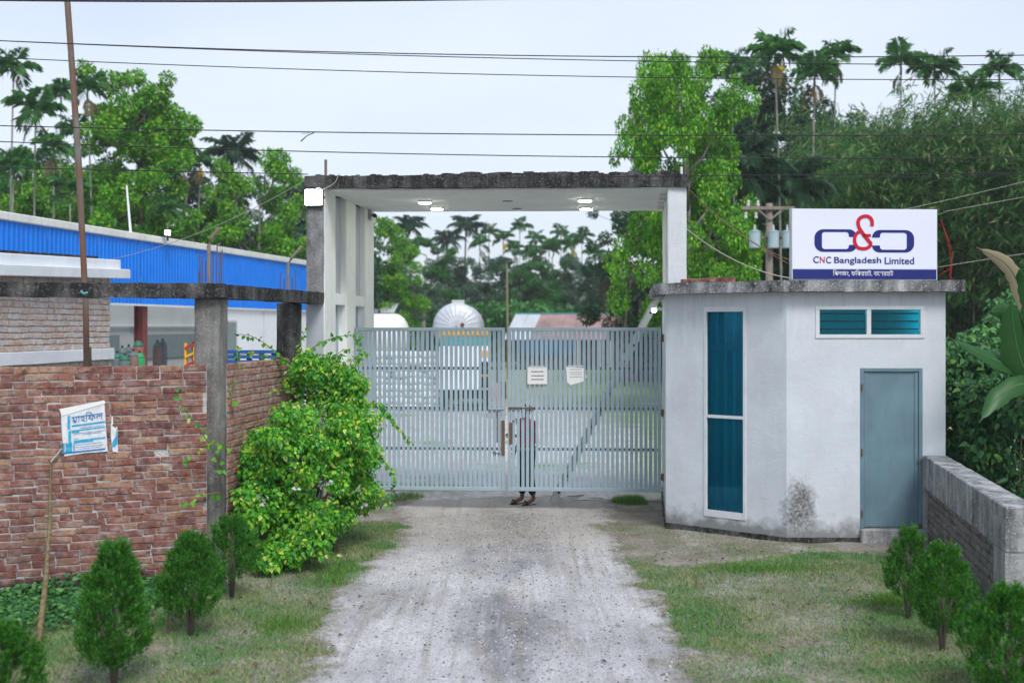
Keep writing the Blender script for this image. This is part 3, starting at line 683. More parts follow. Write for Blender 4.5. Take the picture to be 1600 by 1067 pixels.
# plinth
def outline(o): return [A_+Vector((-o, -o*.9)), B_+Vector((-o*.4, -o)), C_+Vector((o, -o)), D_+Vector((o, o)), E_+Vector((-o, o))]
MB().prism(outline(.015), -.2, .118).build('plinth', M['dark_concrete'], hut, rough=(.1, .014, 5))
MB().prism(outline(.19), ZT+.001, 3.50).build('roof_slab', M['slab_edge'], hut, rough=(.10, .011, 4))
MB().prism([A_+Vector((.3, .4)), B_+Vector((0, .3)), C_+Vector((-.2, .2)), D_+Vector((-.2, -.2)), E_+Vector((.2, -.2))], .119, .14).build('floor', M['pale_concrete'], hut)
# tall window
win = empty('window'); win.parent = hut
wd = 0.045
def abox(s_a, s_b, z0, z1, o0, o1, name, m, parent, bevel=0.):
    a, b = PA(s_a)-abn*0, PA(s_b); return MB().prism([a-abn*-o0, b-abn*-o0, b-abn*-o1, a-abn*-o1][::-1], z0, z1).build(name, m, parent, bevel=bevel)
zm = gz(649.5, yab(s0))
abox(s0, s0+wd, wz0, wz1, .012, -.06, 'frame', M['alu'], win, .004); abox(s1-wd, s1, wz0, wz1, .012, -.06, 'frame', M['alu'], win, .004)
abox(s0+wd, s1-wd, wz1-.07, wz1, .010, -.06, 'frame', M['alu'], win); abox(s0+wd, s1-wd, wz0, wz0+.09, .010, -.06, 'frame', M['alu'], win)
abox(s0+wd, s1-wd, zm-.02, zm+.02, .012, -.06, 'transom_bar', M['alu'], win)
abox(s0+wd, s1-wd, zm+.02, wz1-.07, -.02, -.028, 'pane', M['glass'], win); abox(s0+wd, s1-wd, wz0+.09, zm-.02, -.02, -.028, 'pane', M['glass'], win)
mb = MB(); ns = 72; pts = []                           # pleated curtain behind the glass
for i in range(ns+1):
    f = i/ns; s = s0+.02+(s1-s0-.04)*f; o_ = -.10+.022*math.copysign(abs(math.sin(f*math.pi*9))**.6, math.sin(f*math.pi*9)); p = PA(s)+abn*o_; pts.append(p)
V = [(p.x, p.y, z) for z in (wz0+.02, wz1-.02) for p in pts]
mb.add(V, [(i, i+1, ns+2+i, ns+1+i) for i in range(ns)]); mb.build('curtain', M['curtain'], win, smooth=True)
abox(s0+wd, s1-wd, gz(547, 15.7), gz(537, 15.7), -.065, -.072, 'curtain_band', M['white_sheet'], win)
# strip window
sw = empty('window'); sw.parent = hut; fy0, fy1 = 14.985, 15.06
for (x0, x1, z0, z1, y0) in ((tx0, tx1, tz1-.045, tz1, fy0), (tx0, tx1, tz0, tz0+.05, fy0), (tx0, tx0+.055, tz0+.05, tz1-.045, fy0+.003), (tx1-.055, tx1, tz0+.05, tz1-.045, fy0+.003), (gx(1354, 15), gx(1361, 15), tz0+.05, tz1-.045, fy0+.003)):
    MB().cb(x0, x1, y0, fy1, z0, z1).build('frame', M['alu'], sw, bevel=.004)
xm = gx(1357.5, 15)
for (x0, x1) in ((tx0+.055, xm-.03), (xm+.03, tx1-.055)):
    MB().cb(x0, x1, 15.03, 15.036, tz0+.05, tz1-.045).build('pane', M['glass'], sw)
    for k in range(3):
        z = tz0+.05+(tz1-tz0-.095)*(k+.7)/3.2; MB().cb(x0, x1, 15.075, 15.09, z-.010, z+.010).build('louvre_bar', M['black_metal'], sw)
o = T('tube_lamp', 'glowing lamp inside the guardroom, out of view above its strip window', 'lamp')
MB().tube([(B_.x+.5, 15.30, 3.27), (B_.x+1.7, 15.30, 3.27)], .016, 8).build('tube', M['tube_on'], o)  # tube itself is unseen, placed above the window to light the room
MB().cb(B_.x+.45, B_.x+1.75, 15.27, 15.33, 3.29, 3.345).build('batten', M['white_sheet'], o)
# door
dr = empty('door'); dr.parent = hut
MB().cb(dx0, dx0+.05, 14.992, 15.08, dz0, dz1).build('frame', M['door_steel'], dr, bevel=.004); MB().cb(dx1-.05, dx1, 14.992, 15.08, dz0, dz1).build('frame', M['door_steel'], dr, bevel=.004)
MB().cb(dx0+.05, dx1-.05, 14.992, 15.08, dz1-.045, dz1).build('frame', M['door_steel'], dr, bevel=.004)
MB().cb(dx0+.056, dx1-.056, 15.022, 15.05, dz0+.015, dz1-.052).build('door_panel', M['door_steel'], dr, bevel=.004, rough=(.16, .004, 2.2))
for (a_, b_) in (((dx0+.056, dx0+.095), None), ((dx1-.10, dx1-.056), None)):
    MB().cb(a_[0], a_[1], 15.010, 15.0185, dz0+.02, dz1-.055).build('edge_strip', M['door_steel'], dr)
for z in (dz0+.15, (dz0+dz1)/2-.1, dz1-.3): MB().tube([(dx0+.02, 14.985, z), (dx0+.02, 14.985, z+.09)], .010, 6).build('hinge', M['rusty'], dr)
for z in (1.1, .25): MB().cb(dx1-.065, dx1-.02, 14.978, 14.991, z, z+.05).build('bolt', M['rusty'], dr)
MB().cb(dx0-.01, dx1+.05, 14.90, 15.02, -.1, dz0-.004).build('threshold', M['pale_concrete'], hut, bevel=.012, rough=(.15, .01, 4))
for i in range(6):                                    # stray bricks lying on the hut roof
    o = bpy.data.objects.new('loose_brick', BR[i]); col.objects.link(o); x = gx(1082+i*9.5, 15.9); o.location = (x, 16.0-.09*i+.1, 3.535+(.0 if i % 2 else .004)); o.rotation_euler = (0, 0, -.65+rng.uniform(-.2, .2))
    tag(o, 'loose red brick on the guardroom roof edge, %s from the gate column' % ('nearest', 'second', 'third', 'fourth', 'fifth', 'sixth')[i], 'brick', 'bricks on the guardroom roof')

# small lamp on the right inner gate wall
o = T('wall_lamp', 'small glowing lamp on a pale bracket beside the right gate hinge', 'lamp')
p = Vector(W(1022, 485, 18.3)); q = RI+U*2.2
MB().bar((q.x+.02, p.y, p.z+.02), (p.x+.03, p.y, p.z+.03), .045, .05).build('bracket', M['steel_light'], o)
MB().lathe([(0, -.035), (.03, -.028), (.042, 0), (.03, .028), (0, .035)], (p.x-.0, p.y-.0, p.z), 12).build('bulb', M['small_on'], o, smooth=True)

# ladder behind the gate, seen edge-on
o = T('ladder', 'pale metal ladder leaning behind the gate against the right gate column', 'ladder')
la, lb = Vector(W(864, 788, 18.55)), Vector(W(1032, 458, 18.75)); la.z = .02
ld = (lb-la).normalized()
for dy in (0., .30):
    MB().bar(la+Vector((0, dy, 0)), lb+Vector((0, dy, 0)), .03, .095, up=(-ld.z, 0, ld.x)).build('stile', M['steel_light'], o, bevel=.006)
    k = .2
    while k < (lb-la).length and dy == 0:
        c = la+ld*k; MB().tube([c+Vector((0, -.026, 0)), c+Vector((0, .03, 0))], .020, 10).build('rung_end', M['black_metal'], o); k += .3
k = .2
while k < (lb-la).length:
    c = la+ld*k; MB().tube([c+Vector((0, .02, 0)), c+Vector((0, .29, 0))], .016, 8).build('rung', M['steel_light'], o); k += .3

# ---------------------------------------------------------------- low wall right of the guardroom
lw = T('low_wall', 'low cement-capped wall with grey brick panel, beside the guardroom door', 'wall')
Q0, Q1 = Vector((gx(1443, 14.985), 14.985)), Vector((gx(1570, 10.7), 10.7)); qd = (Q0-Q1).normalized(); qn = Vector((qd.y, -qd.x))   # far to near; qn to the wall's back
th = .30; LQ = (Q0-Q1).length
def LW(s0_, s1_, o0, o1, z0, z1, name, m, **k):
    a, b = Q1+qd*s0_, Q1+qd*s1_; return MB().prism([a+qn*o0, a+qn*o1, b+qn*o1, b+qn*o0], z0, z1).build(name, m, lw, **k)
LW(0, LQ, 0, th, .775, 1.205, 'cap_beam', M['cap_concrete'], rough=(.09, .008, 3), bevel=.01)
LW(0, .42, 0, th, -.2, .774, 'end_pillar', M['pale_concrete'], rough=(.12, .008, 3))
LW(LQ-.07, LQ, 0, th, -.2, .774, 'end_pillar', M['pale_concrete'], rough=(.12, .008, 3))
LW(.42, LQ-.07, .055, th-.03, -.2, .774, 'mortar_core', M['mortar_dark'])
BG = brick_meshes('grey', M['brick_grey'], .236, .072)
e0, e1 = Q1+qd*.42+qn*.045, Q1+qd*(LQ-.07)+qn*.045
brick_run(lw, e1, e0, lambda f: -.06, lambda f: .775, 10, BG, .25, proud=.010)

# ---------------------------------------------------------------- signboard
SY = 15.06
sg = T('signboard', 'white and navy company signboard with chain-link logo, standing on the guardroom roof', 'sign')
sx0, sx1 = gx(1237, SY), gx(1469.5, SY); sz0, sz1 = 3.515, gz(326, SY)
SWd, SHt = sx1-sx0, sz1-sz0
srot = Matrix.Rotation(math.radians(3.0), 3, 'Z')
def sp(u, v, o_=0.):                                   # u, v in 0..1 across the face, o_ towards the viewer
    p = srot@Vector((u*SWd, -o_, 0)); return (sx0+p.x, SY+p.y, sz0+v*SHt)
def sbox(u0, u1, v0, v1, o0, o1, name, m, **k):
    V = [sp(u0, v0, o1), sp(u1, v0, o1), sp(u1, v0, o0), sp(u0, v0, o0), sp(u0, v1, o1), sp(u1, v1, o1), sp(u1, v1, o0), sp(u0, v1, o0)]
    return MB().add(V, [(0, 3, 2, 1), (4, 5, 6, 7), (0, 1, 5, 4), (1, 2, 6, 5), (2, 3, 7, 6), (3, 0, 4, 7)]).build(name, m, sg, **k)
sbox(0, 1, 0, 1, -.11, 0, 'cabinet', M['sign_edge'], bevel=.004)
sbox(.004, .996, .155, .997, .001, .004, 'white_panel', M['sign_white']); sbox(.008, .992, .012, .148, .001, .005, 'navy_band', M['sign_navy'])
def poly_face(pts2, name, m, o_=.008, th_=.003):
    """closed outline in sign coords -> thin slab"""
    n = len(pts2); V = [sp(*p, o_) for p in pts2]+[sp(*p, o_-th_) for p in pts2]
    bm = bmesh.new(); vv = [bm.verts.new(p) for p in V]
    from mathutils.geometry import tessellate_polygon
    for tr_ in tessellate_polygon([[Vector((p[0]*2., p[1], 0)) for p in pts2]]): bm.faces.new([vv[i] for i in tr_])
    for i in range(n): bm.faces.new((vv[i], vv[(i+1) % n], vv[n+(i+1) % n], vv[n+i]))
    bmesh.ops.recalc_face_normals(bm, faces=bm.faces[:])
    me = bpy.data.meshes.new(name); bm.to_mesh(me); bm.free(); return link_mesh(name, me, m, sg)
# zoomed crop of the photo: panel spans x 197..1437, y 742..143 in its 1600x800 view
def zu(x, y): return ((x-197)/1240.0, (742-y)/600.0)
def arc(cx, cy, rx, ry, a0, a1, n=8): return [(cx+rx*math.cos(math.radians(a0+(a1-a0)*i/n)), cy-ry*math.sin(math.radians(a0+(a1-a0)*i/n))) for i in range(n+1)]
def link_outline(flip):
    P = arc(682, 380, 66, 65, 0, 90)+arc(463, 388, 74, 73, 90, 180)+arc(463, 432, 74, 73, 180, 270)+arc(682, 446, 66, 59, 270, 360)
    P += [(682, 446)]+[(678, 470), (664, 481)]+arc(478, 458, 26, 24, 270, 180)+arc(478, 362, 26, 24, 180, 90)+[(664, 338), (678, 350), (682, 379)]
    return [zu(1626-x, y+4) if flip else zu(x, y) for (x, y) in P]
poly_face(link_outline(False), 'logo_link', M['sign_navy']); poly_face(link_outline(True), 'logo_link', M['sign_navy'])
def stroke(cps, wpx, o_, name, m, n=26):
    """thick ribbon along a smooth path given in crop pixels"""
    P = [Vector((x, y)) for x, y in cps]; pts = []
    for i in range(len(P)-1):
        a, b, c_, d_ = P[max(i-1, 0)], P[i], P[i+1], P[min(i+2, len(P)-1)]
        for k in range(6):
            t_ = k/6; pts.append(.5*((2*b)+(c_-a)*t_+(2*a-5*b+4*c_-d_)*t_*t_+(3*b-a-3*c_+d_)*t_**3))
    pts.append(P[-1]); V = []; m_ = len(pts)
    for i, p in enumerate(pts):
        tn = (pts[min(i+1, m_-1)]-pts[max(i-1, 0)]).normalized(); nn = Vector((-tn.y, tn.x))*wpx/2
        V += [sp(*zu(*(p+nn)), o_), sp(*zu(*(p-nn)), o_)]
    V2 = [Vector(v)-(srot@Vector((0, -.003, 0))) for v in V]; q = len(V)
    fs_ = [(2*i, 2*i+1, 2*i+3, 2*i+2) for i in range(m_-1)]
    mb = MB(); mb.add(V, fs_); mb.add(V2, [tuple(reversed(f)) for f in fs_]); return mb.build(name, m, sg)
amp = empty('logo_ampersand'); amp.parent = sg
for cps, w_ in (([(876, 288), (878, 252), (866, 222), (838, 205), (800, 207), (768, 228), (758, 262), (770, 305), (800, 350), (838, 400), (872, 438)], 30),
                ([(868, 436), (858, 456), (830, 474), (795, 477), (758, 468), (734, 436), (729, 400), (737, 365), (757, 342), (775, 335)], 28),
                ([(795, 366), (830, 366), (867, 366)], 26)):
    stroke(cps, w_, .012, 'stroke', M['sign_red']).parent = amp
def text_mesh(body, size, offset=0., shear=0.):
    cu = bpy.data.curves.new('t', 'FONT'); cu.body = body; cu.size = size; cu.offset = offset; cu.shear = shear; cu.extrude = .0012; cu.resolution_u = 4
    ob = bpy.data.objects.new('t', cu); col.objects.link(ob); dg = bpy.context.evaluated_depsgraph_get(); dg.update()
    me = bpy.data.meshes.new_from_object(ob.evaluated_get(dg)); bpy.data.objects.remove(ob); bpy.data.curves.remove(cu); me.materials.clear(); return me
def put_text(me, place, u0, u1, v0, v1, name, m, parent, o_):
    """fit flat text into a box; place(u, v, o) gives the world point"""
    co = np.zeros(len(me.vertices)*3, np.float32); me.vertices.foreach_get('co', co); co = co.reshape(-1, 3)
    lo, hi = co.min(0), co.max(0)
    for v in me.vertices:
        f = (v.co-Vector(lo)); v.co = place(u0+(u1-u0)*f.x/(hi[0]-lo[0]), v0+(v1-v0)*f.y/(hi[1]-lo[1]), o_+(.0012 if v.co.z > 0 else -.0012))
    me.update(); return link_mesh(name, me, m, parent)
for (body, x0, x1, yb, yt, m) in (('C', 378, 425, 600, 543, 'sign_navy'), ('N', 434, 475, 599, 545, 'sign_red'), ('C', 486, 530, 602, 545, 'sign_navy'), ('Bangladesh', 556, 955, 616, 548, 'sign_navy'), ('Limited', 985, 1236, 608, 549, 'sign_navy')):
    a, b = zu(x0, yb), zu(x1, yt); put_text(text_mesh(body, 1., .012), sp, a[0], b[0], a[1], b[1], 'company_lettering', M[m], sg, .008)
a, b = zu(545, 712), zu(1058, 655)
put_text(text_mesh('\u09bf\u09aa\u09b2\u099c\u0982, \u09ab\u09bf\u0995\u09b0\u09b9\u09be\u099f, \u09ac\u09be\u09c7\u0997\u09b0\u09b9\u09be\u099f', 1., .0), sp, a[0], b[0], a[1], b[1], 'place_lettering', M['sign_letter_white'], sg, .009)
# ---------------------------------------------------------------- posters on the brick wall
def wallpt(px, py, o_=.02):                            # point on the front wall face
    k = (px-800)/F; s = (k*FW0.y-FW0.x)/(fd.x-k*fd.y); p = FW0+fd*s-fn*o_; return Vector((p.x, p.y, gz(py, p.y)))
def sheet_pts(pts, o0, o1, name, m, parent):
    n = len(pts); V = [wallpt(*p, o1) for p in pts]+[wallpt(*p, o0) for p in pts]
    return MB().add(V, [tuple(range(n)), tuple(range(2*n-1, n-1, -1))]+[(i, i+n, (i+1) % n+n, (i+1) % n) for i in range(n)]).build(name, m, parent)
def zp(x, y): return (70+x/8.893, 610+y/8.893)         # from the 8.9x crop of the poster
po = T('poster', 'torn blue and white printed poster pasted on the red brick wall', 'poster')
sheet_pts([zp(*p) for p in ((275, 915), (560, 868), (875, 845), (855, 560), (830, 170), (520, 245), (225, 290), (240, 620))], .012, .020, 'sheet', M['paper_dirty'], po)
sheet_pts([zp(*p) for p in ((240, 355), (845, 178), (832, 135), (205, 258))], .021, .026, 'folded_edge', M['paper'], po)
def pp(u, v, o_):                                      # skewed frame of the poster print
    x = 215+u*640; y = 290-u*95+v*640+u*v*30; return wallpt(*zp(x, y), .022+o_)
for (u0, u1, v0, v1, m) in ((.25, .98, .335, .375, 'poster_blue'), (.25, .98, .445, .475, 'poster_blue'), (.25, .42, .475, .51, 'poster_blue'), (.30, .98, .665, .70, 'poster_blue'), (.32, .72, .70, .735, 'poster_blue'), (.02, .98, .90, .935, 'poster_navy'), (.16, .22, .12, .42, 'poster_blue'), (.18, .24, .45, .72, 'poster_blue')):
    V = [pp(u0, v1, .001), pp(u1, v1, .001), pp(u1, v0, .001), pp(u0, v0, .001)]; MB().add(V, [(0, 1, 2, 3)]).build('print_bar', M[m], po)
for (v, a, b) in ((.42, .45, .96), (.53, .30, .98), (.56, .5, .9), (.635, .30, .40), (.77, .35, .9), (.82, .35, .95), (.86, .4, .9)):
    mb = MB(); u = a
    while u < b:
        w_ = rng.uniform(.012, .035); mb.add([pp(u, v+.008, .001), pp(min(u+w_, b), v+.008, .001), pp(min(u+w_, b), v-.006, .001), pp(u, v-.006, .001)], [(0, 1, 2, 3)]); u += w_+.01
    tag(mb.build('text_line', M['poster_navy'], po), kind='stuff')
for (u0, u1, v0, v1) in ((.06, .10, .70, .90), (.12, .26, .76, .90), (.12, .15, .70, .78), (.22, .26, .70, .78), (.15, .23, .72, .77), (.29, .32, .70, .90)):
    MB().add([pp(u0, v1, .002), pp(u1, v1, .002), pp(u1, v0, .002), pp(u0, v0, .002)], [(0, 1, 2, 3)]).build('print_emblem', M['poster_blue'], po)
put_text(text_mesh('\u09ae\u09be\u09b9\u09bf\u09ab\u09b2', 1., .0), lambda u, v, o_: pp(u, 1-v, o_), .25, .93, .70, .90, 'headline', M['poster_navy'], po, .003)
po2 = T('poster_scrap', 'narrow torn strip of blue poster just right of the larger poster', 'poster')
sheet_pts([zp(*p) for p in ((945, 850), (1020, 860), (1012, 640), (1008, 500), (975, 520), (920, 470), (918, 640))], .012, .018, 'sheet', M['paper_dirty'], po2)
sheet_pts([zp(*p) for p in ((930, 790), (985, 775), (1015, 720), (1000, 520), (985, 640), (940, 715))], .020, .022, 'print_bar', M['poster_blue'], po2)
sheet_pts([zp(*p) for p in ((925, 480), (950, 470), (945, 360), (930, 355))], .014, .019, 'torn_edge', M['paper'], po2)

# leaning stick, rusty pole behind the wall
o = T('leaning_stick', 'thin mottled wooden stake leaning against the brick wall under the poster', 'stake')
sb = Vector((gx(59, 10.35), 10.35, zg(gx(59, 10.35), 10.35)-.03)); stp = wallpt(80, 722, .05)
MB().tube([sb, sb.lerp(stp, .3)+Vector((.03, 0, 0)), sb.lerp(stp, .65)+Vector((.035, 0, 0)), stp], [.034, .026, .019, .012], 8).build('stake', plain('mottled_bark', (.17, .14, .075), .9, .1, 0, .5, 22), o, smooth=True)
MB().tube([stp, wallpt(97, 701, .045)], [.011, .009], 6).build('pale_tip', M['wire_pale'], o)
o = T('rusty_pole', 'tall rusty steel pole leaning behind the brick wall, tied to the tie beam', 'pole')
pb = Vector(W(138, 560, 13.35)); pb.z = -.1; pb.x = gx(140, 13.35)
t_ = NT('rusty_pipe', .6, .4); t_.color(t_.ramp(t_.noise(2.5, 5, t_.mapping(t_.pos, (1, 1, .7))), [(.35, (.20, .21, .19)), (.5, (.16, .11, .08)), (.65, (.17, .075, .045))]))
MB().tube([pb, W(134, 480, 13.3), W(122, 240, 13.2), W(105, 0, 13.1), W(97, -120, 13.05)], [.036, .034, .036, .034, .032], 10).build('pipe', t_.m, o, smooth=True)
MB().tube([(pb.x+.0, pb.y, 0), W(137, 572, 13.345), W(136.3, 542, 13.335)], .046, 10).build('sleeve', plain('olive_sleeve', (.14, .12, .03), .7), o, smooth=True)
MB().tube([W(126, 455, 12.4), W(131, 459, 12.4), W(137, 457, 12.42)], .014, 6).build('rope_tie', M['teal'], o)

# ---------------------------------------------------------------- small brick outbuilding behind the wall
ob_ = T('brick_outbuilding', 'small pale brick outbuilding with white cornice and band behind the wall at left', 'building')
K0, K1 = Vector((gx(0, 14.0), 14.0)), Vector((gx(172, 17.0), 17.0)); kd = (K1-K0).normalized(); kn = Vector((-kd.y, kd.x)); KL = K0-kd*1.2
a, b = KL+kn*.012, K1+kn*.012
MB().prism([a, b, b+kn*2.5, a+kn*2.5], -.1, 3.62).build('mortar_core', M['mortar_pale'], ob_)
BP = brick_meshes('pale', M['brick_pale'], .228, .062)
brick_run(ob_, KL, K1, lambda f: 2.575, lambda f: 3.62, 13, BP, .25, keep=lambda p: p.x/p.y*F+800 > -12, proud=.006)
brick_run(ob_, KL, K1, lambda f: .0, lambda f: 2.41, 29, BP, .25, keep=lambda p: p.z > 2.2, proud=.006)
def KB(z0, z1, o0, name, m, e=0.):
    a, b = KL-kn*o0, K1-kn*o0+kd*e; return MB().prism([a, b, b+kn*.4, a+kn*.4], z0, z1)
KB(2.41, 2.575, .05, 'band', None, .04).build('white_band', M['white_paint'], ob_, bevel=.006, rough=(.4, .004, 2))
def tilt(mb):                                          # the cornice rises towards the far end
    mb.v = [(x, y, z+(((Vector((x, y))-KL).dot(kd))/4.2-.6)*.13) for (x, y, z) in mb.v]; return mb
tilt(KB(3.56, 3.70, .22, 'c', None, .22)).build('cornice', M['white_paint'], ob_, bevel=.008)
tilt(KB(3.70, 3.84, .12, 'c', None, .10)).build('cornice', M['white_paint'], ob_, bevel=.008)
tilt(KB(3.841, 3.875, .10, 'c', None, -.6)).build('roof_edge', M['dark_concrete'], ob_)

# ---------------------------------------------------------------- blue warehouse
wh = T('warehouse', 'long warehouse with bright blue metal cladding and white roof edge behind the brick wall', 'building')
H0, H1 = Vector((gx(232, 30), 30)), Vector((gx(478, 41.6), 41.6)); hd = (H1-H0).normalized(); hn = Vector((-hd.y, hd.x))
HS = H0-hd*12.0; LH = (H1-H0).length+12+6
def hw(s, o_=0.): return HS+hd*s-hn*o_                  # s along, o_ towards the road
ZB0, ZB1, ZR = 3.48, 5.12, 5.30
n_sh = int(LH/1.05); prof = []
sheet = None
for i in range(n_sh):                                  # corrugated cladding sheets
    if sheet is None:
        mb = MB(); w_ = 1.05; n = 42; pts = []
        for k in range(n+1):
            x = w_*k/n; ph = (k % 7); pts.append((x, -.028 if ph in (2, 3) else 0.))
        mb.add([(x, y, z) for z in (ZB0, ZB1) for (x, y) in pts], [(k, k+1, n+2+k, n+1+k) for k in range(n)]); sheet = mb.mesh('cladding_sheet'); sheet.materials.append(M['blue_sheet'])
    p = hw(i*1.05, .02+(.006 if i % 2 else 0)); s = link_mesh('cladding_sheet', sheet, None, wh); s.location = (p.x, p.y, 0); s.rotation_euler = (0, 0, math.atan2(hd.y, hd.x))
def HB(s0_, s1_, o0, o1, z0, z1, name, m, **k):
    a, b = hw(s0_, o1), hw(s1_, o1); c, d = hw(s1_, o0), hw(s0_, o0); return MB().prism([a, b, c, d], z0, z1).build(name, m, wh, **k)
HB(-.1, LH, -.2, .10, ZB1+.002, ZR, 'fascia', M['fascia'], bevel=.02)
HB(-.1, LH, -.05, .055, ZB0-.05, ZB0-.002, 'drip_edge', M['fascia'])
HB(-.1, LH, -2.4, -.22, ZR-.12, ZR-.02, 'roof', M['white_sheet'])  # roof shaped short so daylight reaches the inner wall
HB(-.1, LH, -14, -.6, .0, .9, 'dock_floor', M['pale_concrete'])
HB(-.1, LH, -14, -13.8, .9, 4.2, 'back_wall', M['int_wall'])
sB = (H0-HS).length
def s_at(px):                                          # s where the pixel column meets the wall line
    k = (px-800)/F; return (k*HS.y-HS.x)/(hd.x-k*hd.y)
sW = s_at(357)+.2
a0 = s_at(150)
HB(-.1, LH+8, -6.3, -6.1, .9, ZB0+1.2, 'inner_wall', M['int_wall'])
for (s0_, s1_, z0, z1) in ((a0+9., a0+12., 1.7, 2.6), (a0+13.5, a0+20., 1.7, 2.6), (a0+22, a0+27, 1.7, 2.6)):
    HB(s0_, s1_, -6.09, -6.05, z0, z1, 'dark_opening', M['int_dark'])
HB(-.1, LH+6, -6.04, -5.98, 2.92, 2.97, 'pipe_rail', M['white_sheet'])
cs = s_at(232); 
for cs_ in (cs, cs-7.5):
    HB(cs_-.12, cs_+.14, -.35, -.33, .0, ZB0+.3, 'steel_column', M['maroon']); HB(cs_-.02, cs_+.01, -.329, -.12, .0, ZB0+.3, 'steel_column', M['maroon']); HB(cs_-.12, cs_+.14, -.119, -.10, .0, ZB0+.3, 'steel_column', M['maroon'])
sE = LH
HB(s_at(343), sE, -.5, -.03, .0, ZB0-.06, 'white_wall', M['white_sheet'])
for px_ in (413, 452): s_ = s_at(px_); HB(s_, s_+.03, -.029, -.02, .9, ZB0-.06, 'sheet_joint', M['int_wall'])
s_ = s_at(352)
HB(s_-1.0, s_+.9, -.028, -.0, 1.75, 3.1, 'window', M['int_wall'], bevel=.01); HB(s_-.9, s_+.8, -.001, .005, 1.82, 3.03, 'window_pane', M['int_dark'])
o = T('floodlight', 'small lit floodlight on the white edge of the blue warehouse roof', 'light')
q = hw(s_at(249), .22); MB().box((q.x, q.y, ZR+.10), (.17, .06, .14), .7).build('housing', M['black_metal'], o)
MB().box((q.x+.025, q.y-.03, ZR+.11), (.14, .015, .11), .7).build('lens', M['small_on'], o); MB().bar((q.x, q.y+.05, ZR-.1), (q.x, q.y+.05, ZR+.1), .05).build('bracket', M['black_metal'], o)
o = T('mast', 'thin white mast rising above the warehouse roof', 'mast')
q = hw(s_at(227), -.4); MB().tube([(q.x, q.y, ZR-.1), (q.x-.12, q.y, gz(290, q.y))], [.035, .022], 6).build('tube', M['white_sheet'], o)

def cylinder_proto(mb_, mt, h, r):
    t_ = empty('gas_cylinder')
    MB().lathe([(0, 0), (r*.95, 0), (r, .03), (r, h*.84), (r*.97, h*.86)], (0, 0, 0), 14).build('body', mb_, t_, smooth=True)
    MB().lathe([(r*.97, h*.86), (r*.86, h*.90), (r*.5, h*.945), (r*.25, h*.96), (0, h*.96)], (0, 0, 0), 14).build('shoulder', mt, t_, smooth=True)
    MB().lathe([(0, h*.93), (.03, h*.93), (.03, h), (0, h)], (0, 0, 0), 8).build('valve', M['black_metal'], t_); return t_
protos = {}
DK = .9
for (px_, Y_, top, kind, lab) in ((183, 28.2, 548, 'bg', 'dark green-topped gas cylinder, leftmost of the group in the warehouse bay'), (191, 29.2, 540, 'gg', 'grey-green gas cylinder, second from the left in the warehouse bay'),
                                 (195, 28.0, 552, 'bg', 'short dark gas cylinder standing in front of the group'), (201, 29.6, 538, 'gg', 'grey gas cylinder at the back of the group'),
                                 (208, 28.2, 545, 'bw', 'brown gas cylinder in the front of the group'), (216, 29.4, 528, 'br', 'tall red-brown gas cylinder with green shoulder, by the maroon column'),
                                 (218, 28.9, 548, 'gr', 'bright green gas cylinder beside the brown one'), (246, 33.5, 531, 'bw', 'small brown cylinder behind the maroon column, left of a pair'), (254, 33.8, 529, 'gg', 'small pale cylinder behind the maroon column, right of a pair')):
    x, zt = gx(px_, Y_), gz(top, Y_); key = kind
    mb_, mt = {'bg': (M['bottle_grey'], M['bottle_green']), 'gg': (M['bottle_grey'], M['bottle_grey']), 'bw': (M['bottle_brown'], M['bottle_grey']), 'br': (plain('cyl_red_brown', (.28, .10, .07), .6), M['bottle_green']), 'gr': (M['bright_green'], M['bright_green'])}[kind]
    if key not in protos: protos[key] = o = cylinder_proto(mb_, mt, 1.5, .135)
    else: o = copy_tree(protos[key])
    o.location = (x, Y_, .905); o.scale = (1, 1, (zt-.905)/1.5); tag(o, lab, 'gas cylinder', 'gas cylinders in the warehouse bay')
# things standing in the bay and behind the side wall
o = T('potted_palm', 'small feathery potted palm in the warehouse bay', 'plant'); pr = Vector((gx(213, 30.5), 30.5, .9))
MB().lathe([(0, 0), (.14, 0), (.2, .3), (0, .3)], pr, 12).build('pot', M['brown_wall'], o); MB().tube([pr+Vector((0, 0, .3)), pr+Vector((.02, 0, 1.75))], .018, 6).build('stem', M['bark'], o)
mb = MB(); tip = pr+Vector((.02, 0, 1.75))
for i in range(70):
    q = rng.random()*6.28; e = rng.uniform(-.1, 1.2); d = Vector((math.cos(q)*math.cos(e), math.sin(q)*math.cos(e), math.sin(e)))*rng.uniform(.25, .45); s = Vector((-math.sin(q), math.cos(q), 0))*.012
    mb.add([tip, tip+d*.5+s, tip+d, tip+d*.5-s], [(0, 1, 2, 3)])
tag(mb.build('foliage', M['leaf_mid'], o), kind='stuff')
o = T('loading_cart', 'yellow and red striped cart end with a red drum frame beside the concrete pillar', 'cart')
c = Vector(W(296, 553, 26)); cz = gz(536, 26)
for i, (p_, m_) in enumerate((('y', 'yellow'), ('y', 'yellow'))): MB().cb(c.x-.12+i*.20, c.x-.07+i*.20, 26, 26.1, 1.2, cz).build('post', M[m_], o)
for k in range(3): MB().bar((c.x-.1, 26.0, cz-.12-.2*k), (c.x+.12, 26.0, cz-.02-.2*k), .06, .05).build('stripe', M['red' if k % 2 == 0 else 'yellow'], o)
MB().cb(c.x+.11, c.x+.55, 26.02, 26.08, 1.2, cz-.02).build('side_board', M['blue_paint'], o); MB().cb(c.x-.3, c.x+.6, 25.95, 26.7, .3, 1.2).build('chassis', M['rubber'], o)
for k in (-.1, .4): MB().lathe([(0, -.06), (.3, -.06), (.3, .06), (0, .06)], (c.x+k, 26.0, .3), 14, 'Y').build('wheel', M['rubber'], o)
